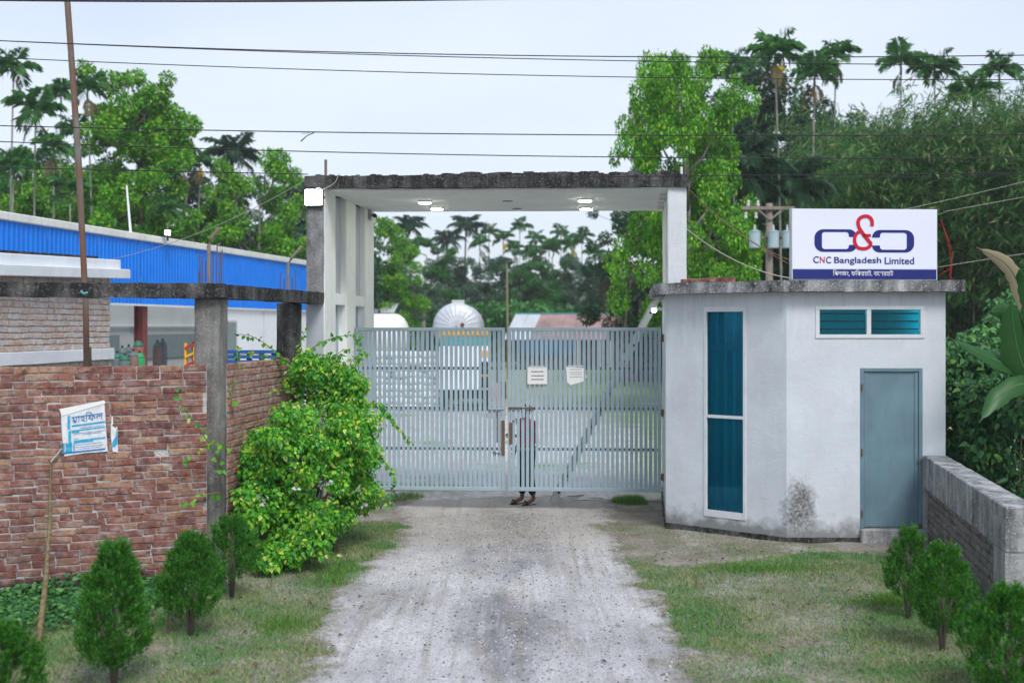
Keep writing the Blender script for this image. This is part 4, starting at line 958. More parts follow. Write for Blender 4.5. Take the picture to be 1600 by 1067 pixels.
o = T('red_drum', 'red plastic drum standing on the cart by the pillar', 'drum')
MB().lathe([(0, 0), (.15, 0), (.16, .02), (.15, .1), (.16, .12), (.16, .25), (0, .25)], (c.x+.18, 26.4, cz+.02), 14).build('shell', M['red'], o, smooth=False)
MB().cb(c.x+.0, c.x+.5, 26.2, 26.7, 1.2, cz+.018).build('deck', M['rubber'], o)
o = T('blue_truck', 'blue slatted truck bed showing just above the side brick wall', 'truck'); ty = 21.5
tx0_, tx1_ = gx(330, ty), gx(446, ty); z1 = gz(549.5, ty); z0 = gz(573, ty)
for k in range(4): MB().cb(tx0_, tx1_, ty, ty+.06, z0-.0+(z1-z0)*(k/3)-.035-(.0), z0+(z1-z0)*(k/3)+.03).build('slat_board', M['blue_paint'], o)
for k in range(7): x = tx0_+(tx1_-tx0_)*k/6; MB().cb(x-.05, x+.05, ty+.062, ty+.1, .9, z1+.01).build('stake_post', M['blue_paint'], o)
MB().cb(tx0_, tx1_, ty-.02, ty+1.9, 1.3, z0-.08).build('bed_side', M['blue_paint'], o); MB().cb(tx0_+.1, tx1_-.1, ty+.2, ty+1.7, .6, 1.29).build('chassis', M['rubber'], o)
for k in (.2, .75): MB().lathe([(0, -.1), (.42, -.1), (.45, 0), (.42, .1), (0, .1)], (tx0_+(tx1_-tx0_)*k, ty+.3, .43), 18, 'Y').build('wheel', M['rubber'], o)

# ---------------------------------------------------------------- things in the yard beyond the gate
def on(px, Y): return gx(px, Y)
o = T('cargo_truck', 'small white cargo truck with yellow and teal header parked beyond the left gate leaf', 'truck'); Y_ = 38.5
x0, x1 = on(686, Y_), on(764, Y_)
MB().cb(x0, x1, Y_, Y_+4.2, .75, gz(540, Y_)).build('cargo_box', M['white_sheet'], o, bevel=.03)
MB().cb(x0+.02, x1-.02, Y_-.02, Y_+4.15, gz(540, Y_)+.002, gz(526, Y_)).build('teal_header', M['teal'], o, bevel=.02)
MB().cb(x0+.0, x1-.0, Y_-.05, Y_+4.1, gz(526, Y_)+.002, gz(516, Y_)).build('yellow_header', M['yellow'], o, bevel=.05)
MB().cb(x1-.28, x1-.02, Y_-.03, Y_-.002, gz(606, Y_), gz(565, Y_)).build('dark_panel', M['rubber'], o); MB().cb(x1-.28, x1-.02, Y_-.04, Y_-.005, gz(557, Y_), gz(548, Y_)).build('yellow_stripe', M['yellow'], o)
MB().cb(x1-.28, x1-.02, Y_-.045, Y_-.032, gz(588, Y_), gz(585, Y_)).build('yellow_stripe', M['yellow'], o)
MB().cb(x0+.1, x1-.1, Y_+.1, Y_+4., .45, .74).build('chassis', M['rubber'], o)
for dx in (.12, x1-x0-.12):
    for dy in (.7, 3.4): MB().lathe([(0, -.1), (.36, -.1), (.4, 0), (.36, .1), (0, .1)], (x0+dx, Y_+dy, .40), 18, 'X').build('wheel', M['rubber'], o)
# stack of white sacks
k = 0
o = T('sack_pile', 'tall pile of white woven sacks beyond the gate, left of the cargo truck', 'sacks'); Y_ = 39.2
sk = []
for i in range(3):
    mb = MB(); n, m_ = 12, 7; V = []
    for a in range(m_+1):
        ph = math.pi*a/m_
        for b in range(n):
            q = 2*math.pi*b/n; cx, cy, cz = math.cos(q)*math.sin(ph), math.sin(q)*math.sin(ph), math.cos(ph)
            f = 1+.08*mnoise.noise(Vector((cx*2+i*9, cy*2, cz*2))); V.append((math.copysign(abs(cx)**.6, cx)*.34*f, math.copysign(abs(cy)**.6, cy)*.25*f, math.copysign(abs(cz)**.7, cz)*.13*f))
    mb.add(V, [(a*n+b, a*n+(b+1) % n, (a+1)*n+(b+1) % n, (a+1)*n+b) for a in range(m_) for b in range(n)]); me = mb.mesh('sack'); me.materials.append(M['sack']); me.shade_smooth(); sk.append(me)
for row in range(9):
    for c_ in range(5):
        for dpt in range(2):
            s = link_mesh('sack', sk[(row+c_+dpt) % 3], None, o); s.location = (on(577, Y_)+.30+c_*.58+(.2 if row % 2 else 0)+rng.uniform(-.05, .05), Y_+dpt*.5+rng.uniform(-.06, .06), .12+row*.225); s.rotation_euler = (0, 0, rng.uniform(-.2, .2))
o = T('storage_tank', 'white horizontal storage tank with domed end, just right of the left gate column', 'tank'); Y_ = 46.
r_ = .95; xe = on(641, Y_); zc = gz(490, Y_)-r_; pr = [(r_*math.sin(a_), r_*.65*math.cos(a_)) for a_ in np.linspace(0, math.pi/2, 8)]
MB().lathe([(0., xe), *[(r, xe-.62+d) for r, d in pr[1:]], (r_, xe-5), (0, xe-5)], (0, Y_, zc), 28, 'X').build('shell', M['tank_white'], o, smooth=True)
for x in (xe-1.2, xe-4.2): MB().cb(x-.12, x+.12, Y_-.7, Y_+.7, 0, zc-.55).build('saddle', M['pale_concrete'], o)
o = T('insulated_tank', 'silver ribbed tank end dome above the middle of the gate', 'tank'); Y_ = 48.
r_ = 38/F*Y_; cx_, cz_ = on(714, Y_), gz(511, Y_)
nr_ = 24; mb = MB(); V = []
prs = [(r_*math.sin(a_), -r_*.42*math.cos(a_)) for a_ in np.linspace(0.02, math.pi/2, 7)]+[(r_, 5.)]
for (r, d) in prs:
    for k in range(nr_*2):
        q = math.pi*k/nr_; f = 1.0 if k % 2 == 0 else .994; V.append((cx_+r*f*math.cos(q), Y_+d-(.0 if k % 2 else .010), cz_+r*f*math.sin(q)))
n2 = nr_*2; mb.add(V, [(i*n2+k, i*n2+(k+1) % n2, (i+1)*n2+(k+1) % n2, (i+1)*n2+k) for i in range(len(prs)-1) for k in range(n2)]).build('shell', M['silver'], o)
MB().lathe([(0, -.15), (.07, -.15), (.09, 0), (0, 0)], (cx_+.25, Y_-r_*.38, cz_+.1), 10, 'Y').build('nozzle', M['maroon'], o)
MB().cb(cx_-.32, cx_+.22, Y_+2, Y_+2.5, cz_+r_-.05, cz_+r_+.16).build('hatch', M['int_wall'], o)
for d in (1, 4): MB().cb(cx_-.8, cx_+.8, Y_+d, Y_+d+.25, 0, cz_-.6).build('saddle', M['pale_concrete'], o)
def shed(lab, px0, px1, Y_, ridge, eave, base, mroof, mwall, depth=6, skew=0., cat='shed'):
    o = T('shed', lab, cat); x0, x1 = on(px0, Y_), on(px1, Y_); zr, ze = gz(ridge, Y_+depth/2), gz(eave, Y_)
    MB().cb(x0+.2, x1-.2, Y_+.3, Y_+depth, 0, ze).build('wall', mwall, o)
    n = max(1, int((x1-x0)/.9)); 
    for i in range(n):                                  # corrugated roof sheets
        a, b = x0+(x1-x0)*i/n, x0+(x1-x0)*(i+1)/n-.012; mb = MB(); m_ = 12; V = []
        for k in range(m_+1):
            x = a+(b-a)*k/m_; dz = .02*(k % 2); V += [(x+skew, Y_-.1, ze+dz), (x, Y_+depth/2, zr+dz)]
        mb.add(V, [(2*k, 2*k+2, 2*k+3, 2*k+1) for k in range(m_)]); mb.build('roof_sheet', mroof if i > 1 else M['roof_pale'], o)
    MB().add([(x0, Y_+depth/2, zr+.02), (x1, Y_+depth/2, zr+.02), (x1, Y_+depth, ze), (x0, Y_+depth, ze)], [(0, 1, 2, 3)]).build('rear_roof', mroof, o)
    return o, x0, x1, ze
o, x0, x1, ze = shed('long low shed with rusty pale tin roof beyond the right gate leaf', 806, 975, 78, 491, 531, 560, M['roof_rust'], M['brown_wall'], 9, -.9)
for i in range(6): MB().cb(x0+.3+i*.62, x0+.85+i*.62, 77.9, 78.2, 1.0, ze-.05).build('blue_tarpaulin', M['tarp_blue'], o)
for i in range(5): MB().cb(x0+4.2+i*.75, x0+4.3+i*.75, 77.85, 77.98, 0, ze-.02).build('post', M['paper'], o)
MB().cb(x0-.1, x1, 78+4.45, 78+4.6, gz(491, 82.5)+.03, gz(491, 82.5)+.1).build('ridge_cap', M['teal'], o)
shed('far shed with blue tin roof behind the white storage tank', 560, 616, 70, 474, 489, 510, M['roof_blue'], M['brown_wall'], 6)
o = T('brick_tower', 'small pinkish brick block with pale capping right of the shed roof', 'building'); Y_ = 62
x0, x1 = on(969, Y_), on(1003, Y_)
MB().cb(x0, x1, Y_, Y_+1.4, 0, gz(486, Y_)).build('body', M['pinkish'], o, bevel=.02); MB().cb(x0-.08, x1+.06, Y_-.08, Y_+1.5, gz(486, Y_)+.002, gz(480, Y_)).build('capping', M['paper_dirty'], o, bevel=.05)
MB().cb(x0+.55, x1-.1, Y_-.03, Y_-.002, .3, gz(491, Y_)).build('brick_panel', plain('dull_red_panel', (.22, .11, .09), .9), o)
MB().cb(x1+.02, x1+2.2, Y_+.4, Y_+1.6, 0, gz(490, Y_)).build('side_wall', M['pinkish'], o)
o = T('timber_post', 'bare timber post rising beyond the gate centre', 'post'); Y_ = 62
MB().tube([(on(794, Y_), Y_, -.1), (on(792, Y_), Y_, gz(413, Y_))], [.075, .055], 7).build('post', plain('straw_wood', (.26, .22, .15), .9), o)
o = T('pink_barrel_stack', 'stack of pink and dark drums seen between the slats near the gate centre', 'drums'); Y_ = 36
for i, (px_, m_) in enumerate(((770, 'pinkish'), (776, 'pinkish'), (783, 'rubber'))):
    for k in range(2): MB().lathe([(0, 0), (.13, 0), (.14, .03), (.13, .3), (.14, .33), (.13, .55), (0, .55)], (on(px_, Y_)+.02*k, Y_+i*.3, .02+k*.56), 12).build('drum', M[m_ if k else 'pinkish'], o)

# ---------------------------------------------------------------- transformer pole behind the guardroom
o = T('transformer_pole', 'utility pole with cross arm and three pale transformers left of the signboard', 'utility pole'); Y_ = 33
x = on(1202, Y_); MB().tube([(x, Y_, -.1), (x, Y_, gz(318, Y_))], [.13, .10], 8).build('pole', M['pole_wood'], o, smooth=True)
zA = gz(326, Y_); MB().bar((on(1157, Y_), Y_-.12, zA), (on(1240, Y_), Y_-.12, zA), .09, .09).build('cross_arm', M['pole_wood'], o)
for s in (-1, 1): MB().bar((x, Y_-.12, zA-.34), (x+s*.34, Y_-.12, zA-.05), .05).build('brace', M['pole_wood'], o)
MB().bar((on(1170, Y_), Y_-.1, gz(372, Y_)), (on(1234, Y_), Y_-.1, gz(372, Y_)), .08).build('cross_arm', M['pole_wood'], o)
for px_ in (1175.5, 1204.5, 1226):
    q = empty('transformer'); q.parent = o; c = (on(px_, Y_), Y_-.32, gz(389, Y_))
    MB().lathe([(0, 0), (.15, 0), (.16, .02), (.16, .45), (.17, .46), (.17, .49), (.04, .52), (0, .52)], c, 16).build('tank', M['trafo'], q, smooth=False); MB().lathe([(0, .51), (.026, .51), (.036, .56), (.024, .6), (.03, .65), (0, .68)], c, 8).build('bushing', M['porcelain'], q)
for px_ in (1164, 1168, 1180, 1183): c = (on(px_, Y_), Y_-.12, zA+(.05 if px_ in (1168, 1183) else -.3)); MB().lathe([(0, 0), (.04, 0), (.055, .045), (.03, .09), (.045, .135), (0, .2)], c, 8).build('insulator', M['porcelain'], o)

# ---------------------------------------------------------------- overhead cables
def cable(lab, pts, Y0, Y1, r, m='wire', n=28):
    """smooth cable through picture points between two depths"""
    xs_ = [p[0] for p in pts]; ys_ = [p[1] for p in pts]; P = []
    cf = np.polyfit(xs_, ys_, min(2, len(pts)-1))
    x0, x1 = xs_[0], xs_[-1]
    for i in range(n+1):
        x = x0+(x1-x0)*i/n; Yc = Y0+(Y1-Y0)*i/n; P.append(W(x, float(np.polyval(cf, x)), Yc))
    o = MB().tube(P, r, 5).build('overhead_cable', M[m], None, smooth=True); return tag(o, lab, 'cable', 'overhead cables')
cable('thick black cable along the very top of the sky', [(-500, -9), (60, 0), (360, 3), (720, 0), (1500, -22)], 11.5, 11.5, .013)
cable('upper cable of the close pair crossing high in the sky', [(-300, 50), (0, 63), (500, 82), (940, 88.7), (1600, 86), (1900, 81)], 13, 13, .0065)
cable('lower cable of the close pair crossing high in the sky', [(-300, 49), (0, 64.5), (500, 84.5), (940, 94), (1600, 101), (1900, 102)], 13.4, 13.4, .0058)
cable('single cable just below the close pair', [(-300, 75), (0, 91), (500, 110), (940, 120), (1600, 124), (1900, 123)], 13.8, 13.8, .0058)
cable('cable level with the mid crowns of the left palms', [(-300, 188), (0, 197), (500, 207), (940, 211), (1600, 210), (1900, 207)], 13, 13, .0065)
cable('second cable above the gate slab', [(-300, 208), (0, 222), (500, 238), (940, 245), (1600, 246), (1900, 243)], 13.3, 13.3, .0062)
cable('lowest left cable ending at the gate slab', [(-300, 256), (0, 262), (250, 267.5), (481, 272.5)], 13.6, 16.4, .0070)
cable('cable passing close over the right end of the gate slab', [(780, 278), (1000, 275.5), (1200, 274), (1600, 271), (1900, 268)], 15.5, 14, .0060)
cable('faint cable just under the one over the slab end', [(1000, 282), (1250, 281), (1600, 272), (1900, 262)], 15.7, 14, .0045)
cable('slack pale wire from the gate slab down to the warehouse', [(60, 420), (170, 408), (320, 358), (400, 325), (478, 281)], 28, 16.35, .0060, 'wire_pale')
cable('copper-coloured wire sagging from the gate slab behind the signboard', [(1073, 291), (1110, 330), (1160, 366), (1250, 412)], 16.2, 20, .0060, 'wire_brown')
cable('second copper-coloured wire, just below its twin left of the signboard', [(1120, 338), (1160, 368), (1250, 421)], 17, 20, .0055, 'wire_brown')
cable('twisted pale service cable sagging from the column to the signboard foot', [(1072, 357), (1105, 383), (1150, 407), (1245, 436)], 16.2, 19, .0095, 'wire_pale')
cable('slanting wire rising right from behind the signboard top', [(1400, 330), (1470, 315), (1600, 284), (1700, 258)], 25, 25, .005, 'wire_pale')
cable('lower slanting wire right of the signboard', [(1475, 331), (1540, 319), (1600, 308), (1700, 290)], 25, 25, .005, 'wire_pale')
cable('pale wire behind the banana leaf right of the signboard', [(1465, 418), (1540, 405), (1600, 397), (1700, 383)], 22, 22, .005, 'wire_pale')
o = T('hanging_twig', 'small dry twig caught on the cable left above the gate slab', 'twig')
MB().tube([W(491, 207.5, 13), W(480, 212, 13.0), W(470, 221, 13.02)], [.007, .006, .008], 5).tube([W(484, 208, 12.99), W(472, 209, 13)], .003, 4).build('twig', M['bark'], o)
o = T('red_wire', 'loose red wire dangling beside the right edge of the signboard', 'cable')
for pts in (((1470, 344), (1481, 372), (1488, 394), (1487, 418), (1485, 437)), ((1470, 343), (1479, 370), (1484, 392), (1486, 412), (1484, 430), (1490, 439)), ((1486, 418), (1476, 425), (1468, 430))):
    MB().tube([W(p[0], p[1], 15.17) for p in pts], .0028, 5).build('strand', M['wire_red'], o)
o = T('lamp_cable', 'thin pale cable looping from the slab to the floodlight', 'cable')
MB().tube([W(p[0], p[1], 16.22) for p in ((530, 271), (524, 285), (512, 293), (503, 296), (499, 293), (494, 294))], .005, 5).build('strand', M['wire_pale'], o)

# ---------------------------------------------------------------- person behind the gate
M['skin'] = plain('skin', (.16, .075, .045), .6)
M['shirt'] = plain('magenta_shirt', (.45, .04, .14), .8, .2, 0, .25, 9); M['navy_cloth'] = plain('navy_cloth', (.02, .035, .08), .8); M['black_cloth'] = plain('black_trousers', (.014, .014, .017), .85)
M['hair'] = plain('black_hair', (.008, .008, .008), .7)
def skin_obj(name, joints, edges, root, m, parent, sub=2):
    """joints: name -> (x, y, z, r or (rx, ry)); x forward, y to the left"""
    ks = list(joints); me = bpy.data.meshes.new(name); me.from_pydata([joints[k][:3] for k in ks], [(ks.index(a), ks.index(b)) for a, b in edges], [])
    o = link_mesh(name, me, m, parent); md = o.modifiers.new('skin', 'SKIN'); md.use_smooth_shade = True
    if not me.skin_vertices: return o
    sv = me.skin_vertices[0].data
    for i, k in enumerate(ks): r = joints[k][3]; sv[i].radius = r if isinstance(r, tuple) else (r, r); sv[i].use_root = (k == root)
    s = o.modifiers.new('sub', 'SUBSURF'); s.levels = sub; s.render_levels = sub; return o
per = thing('person', 'person in magenta shirt and dark trousers standing behind the gate, reaching for the bolt', 'person', (gx(824, 18.5), 18.5, .012), math.radians(212))
J = dict(pel=(0, 0, .90, (.085, .105)), spine=(.0, 0, 1.08, (.085, .11)), chest=(.02, 0, 1.24, (.095, .13)), neckb=(.01, 0, 1.37, .055), neck=(.02, 0, 1.42, .047), head=(.035, 0, 1.50, (.078, .068)), crown=(.03, 0, 1.585, (.075, .065)),
         nose=(.125, 0, 1.50, .013), chin=(.085, 0, 1.435, .028), earl=(.03, .085, 1.505, .014), earr=(.03, -.085, 1.505, .014),
         shl=(.01, .17, 1.32, .055), ell=(.16, .19, 1.13, .040), wrl=(.38, .22, 1.15, .027), pal=(.43, .225, 1.16, (.03, .02)),
         shr=(.01, -.17, 1.32, .055), elr=(-.02, -.21, 1.06, .040), wrr=(.10, -.20, .88, .027), par=(.13, -.19, .82, (.03, .02)),
         hil=(.0, .08, .84, .068), knl=(.03, .10, .48, .050), anl=(-.06, .10, .085, .036), tol=(.09, .105, .035, .030), tpl=(.15, .105, .03, .022),
         hir=(.0, -.08, .84, .068), knr=(.03, -.10, .48, .050), anr=(.03, -.11, .085, .036), tor=(.18, -.12, .035, .030), tpr=(.24, -.12, .03, .022))
E = [('pel', 'spine'), ('spine', 'chest'), ('chest', 'neckb'), ('neckb', 'neck'), ('neck', 'head'), ('head', 'crown'), ('head', 'nose'), ('head', 'chin'), ('head', 'earl'), ('head', 'earr'),
     ('chest', 'shl'), ('shl', 'ell'), ('ell', 'wrl'), ('wrl', 'pal'), ('chest', 'shr'), ('shr', 'elr'), ('elr', 'wrr'), ('wrr', 'par'),
     ('pel', 'hil'), ('hil', 'knl'), ('knl', 'anl'), ('anl', 'tol'), ('tol', 'tpl'), ('pel', 'hir'), ('hir', 'knr'), ('knr', 'anr'), ('anr', 'tor'), ('tor', 'tpr')]
for sd_, pk, d in (('l', 'pal', Vector((1, .05, .1))), ('r', 'par', Vector((.35, .1, -.93)))):
    d.normalize(); base = Vector(J[pk][:3]); side = Vector((0, 0, 1)) if sd_ == 'l' else Vector((1, 0, .35)).normalized(); curl = Vector((0, -.6 if sd_ == 'l' else .6, -.4 if sd_ == 'l' else 0))
    for i, (off, ln) in enumerate(((.028, .07), (.010, .08), (-.008, .075), (-.026, .06))):
        a = base+d*.045+side*off; b = a+d*ln*.55+curl*.012; c = b+d*ln*.35+curl*.045
        for nm, p, r in ((f'f{sd_}{i}a', a, .0095), (f'f{sd_}{i}b', b, .0088), (f'f{sd_}{i}c', c, .0058)): J[nm] = (*p, r)
        E += [(pk, f'f{sd_}{i}a'), (f'f{sd_}{i}a', f'f{sd_}{i}b'), (f'f{sd_}{i}b', f'f{sd_}{i}c')]
    a = base+d*.01+side*.038; b = a+d*.035+side*.02; J[f't{sd_}a'] = (*a, .0105); J[f't{sd_}b'] = (*b, .0065); E += [(pk, f't{sd_}a'), (f't{sd_}a', f't{sd_}b')]
skin_obj('body', J, E, 'pel', M['skin'], per)
def grown(keys, g): return {k: (*J[k][:3], tuple(r+g for r in J[k][3]) if isinstance(J[k][3], tuple) else J[k][3]+g) for k in keys}
S = grown(('pel', 'spine', 'chest', 'neckb', 'shl', 'shr'), .034); S['sl'] = (.09, .182, 1.215, .058); S['sr'] = (-.01, -.195, 1.18, .058); S['neckb'] = (.01, 0, 1.36, .062); S['pel'] = (0, 0, .93, (.125, .145)); S['hem'] = (0, 0, .80, (.13, .15))
skin_obj('shirt', S, [('hem', 'pel'), ('pel', 'spine'), ('spine', 'chest'), ('chest', 'neckb'), ('chest', 'shl'), ('shl', 'sl'), ('chest', 'shr'), ('shr', 'sr')], 'spine', M['shirt'], per)
S = grown(('pel', 'hil', 'hir', 'knl', 'knr'), .034); S['pel'] = (0, 0, .92, (.115, .13)); S['waist'] = (0, 0, 1.02, (.115, .135)); S['al'] = (-.045, .10, .15, .062); S['ar'] = (.03, -.108, .15, .062)
skin_obj('trousers', S, [('pel', 'waist'), ('pel', 'hil'), ('hil', 'knl'), ('knl', 'al'), ('pel', 'hir'), ('hir', 'knr'), ('knr', 'ar')], 'pel', M['black_cloth'], per)
skin_obj('collar', dict(a=(-.03, 0, 1.30, (.135, .17)), b=(-.02, 0, 1.36, (.09, .11))), [('a', 'b')], 'a', M['navy_cloth'], per)
skin_obj('hair', dict(a=(.005, 0, 1.50, (.082, .078)), b=(.02, 0, 1.575, (.088, .08)), c=(.055, 0, 1.615, (.055, .06))), [('a', 'b'), ('b', 'c')], 'a', M['hair'], per)
for sx_, sy_ in ((.05, .104), (.14, -.117)):
    sd_ = MB(); sd_.prism([(sx_-.15, sy_-.04), (sx_+.08, sy_-.05), (sx_+.125, sy_-.03), (sx_+.125, sy_+.03), (sx_+.08, sy_+.05), (sx_-.15, sy_+.04)], -.010, .008)
    q = sd_.build('sandal', M['rubber'], per, bevel=.004)
    MB().tube([(sx_+.03, sy_-.048, .005), (sx_+.05, sy_-.03, .06), (sx_+.055, sy_, .075), (sx_+.05, sy_+.03, .06), (sx_+.03, sy_+.048, .005)], .012, 6).build('strap', M['rubber'], q)
# ---------------------------------------------------------------- foliage
def unit(v): return v/np.maximum(np.linalg.norm(v, axis=-1, keepdims=True), 1e-9)
def leaves_np(P, D, N, L, Wd, fold=.25, shape='rhomb'):
    """one small folded leaf per point: axis D, face normal N"""
    n = len(P); D = unit(D); S = unit(np.cross(D, N)); N = np.cross(S, D); L = np.asarray(L).reshape(-1, 1)*np.ones((n, 1)); Wd = np.asarray(Wd).reshape(-1, 1)*np.ones((n, 1))
    if shape == 'rhomb':
        V = np.stack([P, P+D*L*.45+S*Wd*.5+N*Wd*fold, P+D*L, P+D*L*.45-S*Wd*.5+N*Wd*fold], 1); k = 4
        Fc = np.array([[0, 1, 2], [0, 2, 3]])
    else:                                            # heart-shaped blade
        V = np.stack([P, P+D*L*.12+S*Wd*.42+N*Wd*fold*.8, P+D*L*.5+S*Wd*.40+N*Wd*fold*.7, P+D*L-N*L*.12, P+D*L*.5-S*Wd*.40+N*Wd*fold*.7, P+D*L*.12-S*Wd*.42+N*Wd*fold*.8], 1); k = 6
        Fc = np.array([[0, 1, 2], [0, 2, 3], [0, 3, 4], [0, 4, 5]])
    F_ = (Fc[None]+(np.arange(n)*k)[:, None, None]).reshape(-1, 3)
    return V.reshape(-1, 3), F_
def leaf_obj(name, P, D, N, L, Wd, m, parent, fold=.25, shape='rhomb', kind=None):
    V, F_ = leaves_np(P, D, N, L, Wd, fold, shape); o = link_mesh(name, mesh_np(name, V, F_), m, parent)
    if kind: o['kind'] = kind
    return o
def rdir(R, n): v = R.normal(size=(n, 3)); return unit(v)
def clump_points(R, C, rad, n, flat=.8, shell=.45):
    C = np.asarray(C, float); rad = np.asarray(rad, float); w = rad**2; i = R.choice(len(C), n, p=w/w.sum()); d = rdir(R, n)
    r = rad[i]*(shell+(1-shell)*R.random(n))**.8; O = d.copy(); P = C[i]+d*r[:, None]*np.array([1, 1, flat]); return P, O

def broad_mesh(seed, h, spread, base, nc, nl, leaf_L, leaf_W, prof='round', bark='bark', lean=0.):
    """returns (trunk MB, crown arrays) of a broadleaf tree standing at the origin"""
    R = np.random.RandomState(seed); rr = random.Random(seed)
    tk = MB(); top = Vector((lean*h, 0, h*.86)); pts = [Vector((0, 0, -.3))]
    for i in range(1, 7): f = i/6; pts.append(Vector((lean*h*f*f+rr.uniform(-.03, .03)*h*.4, rr.uniform(-.03, .03)*h*.4, h*.86*f)))
    r0 = h*.017+.05; tk.tube(pts, [r0*(1-.85*i/6) for i in range(7)], 8)
    C, Rd = [], []; nb = max(7, int(nc/9))
    for j in range(nb):                                # main limbs, each carrying its own cloud of clumps
        t_ = (j+rr.random())/nb; z = base*h+(h-base*h)*(.08+.86*t_)
        if prof == 'round': e = math.sqrt(max(.05, 1-(2*t_-.8)**2/1.5))
        elif prof == 'cone': e = 1.0-.72*t_**1.15
        else: e = .45+.65*math.sin(t_*math.pi*.85+.25)
        q = j*2.399+rr.uniform(-.5, .5); rd = spread*e*rr.uniform(.45, .88); f = min(.98, z/(h*.86)); tip = Vector((lean*h*f*f+rd*math.cos(q), rd*math.sin(q), z))
        s_ = max(.12, (z-rd*.75)/h/.86); i = min(5, int(s_*6)); a = pts[i].lerp(pts[i+1], min(1, s_*6-i)); mid = a.lerp(tip, .5)+Vector((0, 0, -.03*h*rr.random()))
        tk.tube([a, mid, tip], [r0*.42*(1-s_*.5), r0*.26, .025], 6); sg_ = spread*rr.uniform(.14, .24)
        for k in range(max(3, int(nc/nb))):
            c = tip+Vector((rr.gauss(0, sg_), rr.gauss(0, sg_), rr.gauss(.03*h, sg_*.8))); c.z = min(c.z, h*.985); C.append(c); Rd.append(spread*rr.uniform(.07, .17))
            if k % 2 == 0: tk.tube([tip.lerp(mid, .3), tip.lerp(c, .5)+Vector((0, 0, -.1)), c], [.03, .02, .008], 4)
    P, O = clump_points(R, C, Rd, nl); n = len(P)
    D = unit(O*.7+R.normal(size=(n, 3))*.6+np.array([0, 0, -.25])); N = unit(O*.6+np.array([0, 0, .7])+R.normal(size=(n, 3))*.45)
    s = R.uniform(.65, 1.3, n); V, F_ = leaves_np(P, D, N, leaf_L*s, leaf_W*s)
    return tk, mesh_np('crown', V, F_)
PROTO = {}
def tree(name, lab, px, Y, top, proto, cat='tree', group=None, rz=0., sx=1., m=None, bark=None, zbase=0.):
    """place a tree so that its top reaches picture row `top`"""
    seed, h, spread, base, nc, nl, lL, lW, prof, lean = PROTO_DEF[proto]
    if proto not in PROTO:
        tk, cr = broad_mesh(seed, h, spread, base, nc, nl, lL, lW, prof, lean=lean); PROTO[proto] = (tk.mesh('trunk'), cr); PROTO[proto][0].shade_smooth()
    H_ = gz(top, Y)-zbase; s = H_/h
    o = thing(name, lab, cat, (gx(px, Y), Y, zbase), rz, group); o.scale = (s*sx, s*sx, s)
    for nm, me, mt in (('trunk', PROTO[proto][0], bark or M['bark']), ('crown', PROTO[proto][1], m or M['leaf_bright'])):
        c = link_mesh(nm, me, None, o)
        if not me.materials: me.materials.append(mt)
        c.material_slots[0].link = 'OBJECT'; c.material_slots[0].material = mt
    return o
PROTO_DEF = {  # seed, height, spread, crown base, clumps, leaves, leaf length, leaf width, profile, lean
    'tall': (3, 14., 4.0, .12, 190, 46000, .19, .115, 'cone', 0.), 'round': (5, 11., 4.2, .18, 150, 36000, .19, .12, 'round', -.05), 'big': (8, 13.5, 5.0, .16, 210, 60000, .19, .12, 'round', -.06),
    'dense': (11, 11., 4.0, .10, 140, 28000, .20, .115, 'round', .02), 'thin': (14, 12., 3.0, .45, 45, 10000, .21, .12, 'tall', .03), 'bare': (17, 10., 3.6, .2, 70, 3500, .16, .06, 'round', 0.)}

# --- palms
def frond_mesh(seed, L, nl, lw, lL, rise, droop, vee, m, name='frond'):
    R = random.Random(seed); mb = MB(); pts = []; n = 9
    for i in range(n+1):
        f = i/n; a = rise-droop*f**1.4; pts.append(None)
    p = Vector((0, 0, 0)); pts = [p]; 
    for i in range(n):
        f = (i+.5)/n; a = rise-droop*f**1.3; p = p+Vector((math.cos(a), 0, math.sin(a)))*(L/n); pts.append(p)
    mb.tube(pts, [L*.011*(1-.8*i/n) for i in range(n+1)], 4)
    for k in range(nl):
        f = .14+.86*k/(nl-1); i = min(n-1, int(f*n)); b = pts[i].lerp(pts[i+1], f*n-i); tn = (pts[i+1]-pts[i]).normalized(); upv = Vector((0, 1, 0)).cross(tn)*-1
        ll = lL*(.55+.9*math.sin(min(1., f*.95+.12)*math.pi)**.7)*R.uniform(.85, 1.1)
        for s in (-1, 1):
            d = (Vector((0, s, 0))*.9+tn*R.uniform(.55, 1.0)+upv*(vee+R.uniform(-.25, .25))+Vector((0, 0, R.uniform(-.2, .15)))).normalized(); mid = b+d*ll*.5; tip = b+(d+Vector((0, 0, R.uniform(-.9, -.3)))).normalized()*ll
            w_ = tn*lw*.5; mb.add([b, mid+w_, tip, mid-w_], [(0, 1, 2), (0, 2, 3)])
    me = bpy.data.meshes.new(name); me.from_pydata(mb.v, [], mb.f); me.update(); me.materials.append(m); return me
AF = [frond_mesh(21, 2.0, 17, .060, .74, 1.30, .9, .55, M['frond']), frond_mesh(22, 2.1, 17, .060, .78, .85, 1.5, .45, M['frond']), frond_mesh(23, 2.0, 17, .058, .72, .25, 1.6, .15, M['frond']), frond_mesh(24, 1.9, 15, .055, .6, -.7, .9, -.2, M['frond_dry'])]
CF = [frond_mesh(31, 3.6, 24, .075, .85, 1.1, 1.3, .25, M['frond_far']), frond_mesh(32, 3.8, 24, .075, .9, .5, 1.5, .0, M['frond_far']), frond_mesh(33, 3.6, 24, .07, .85, -.1, 1.3, -.2, M['frond_far'])]
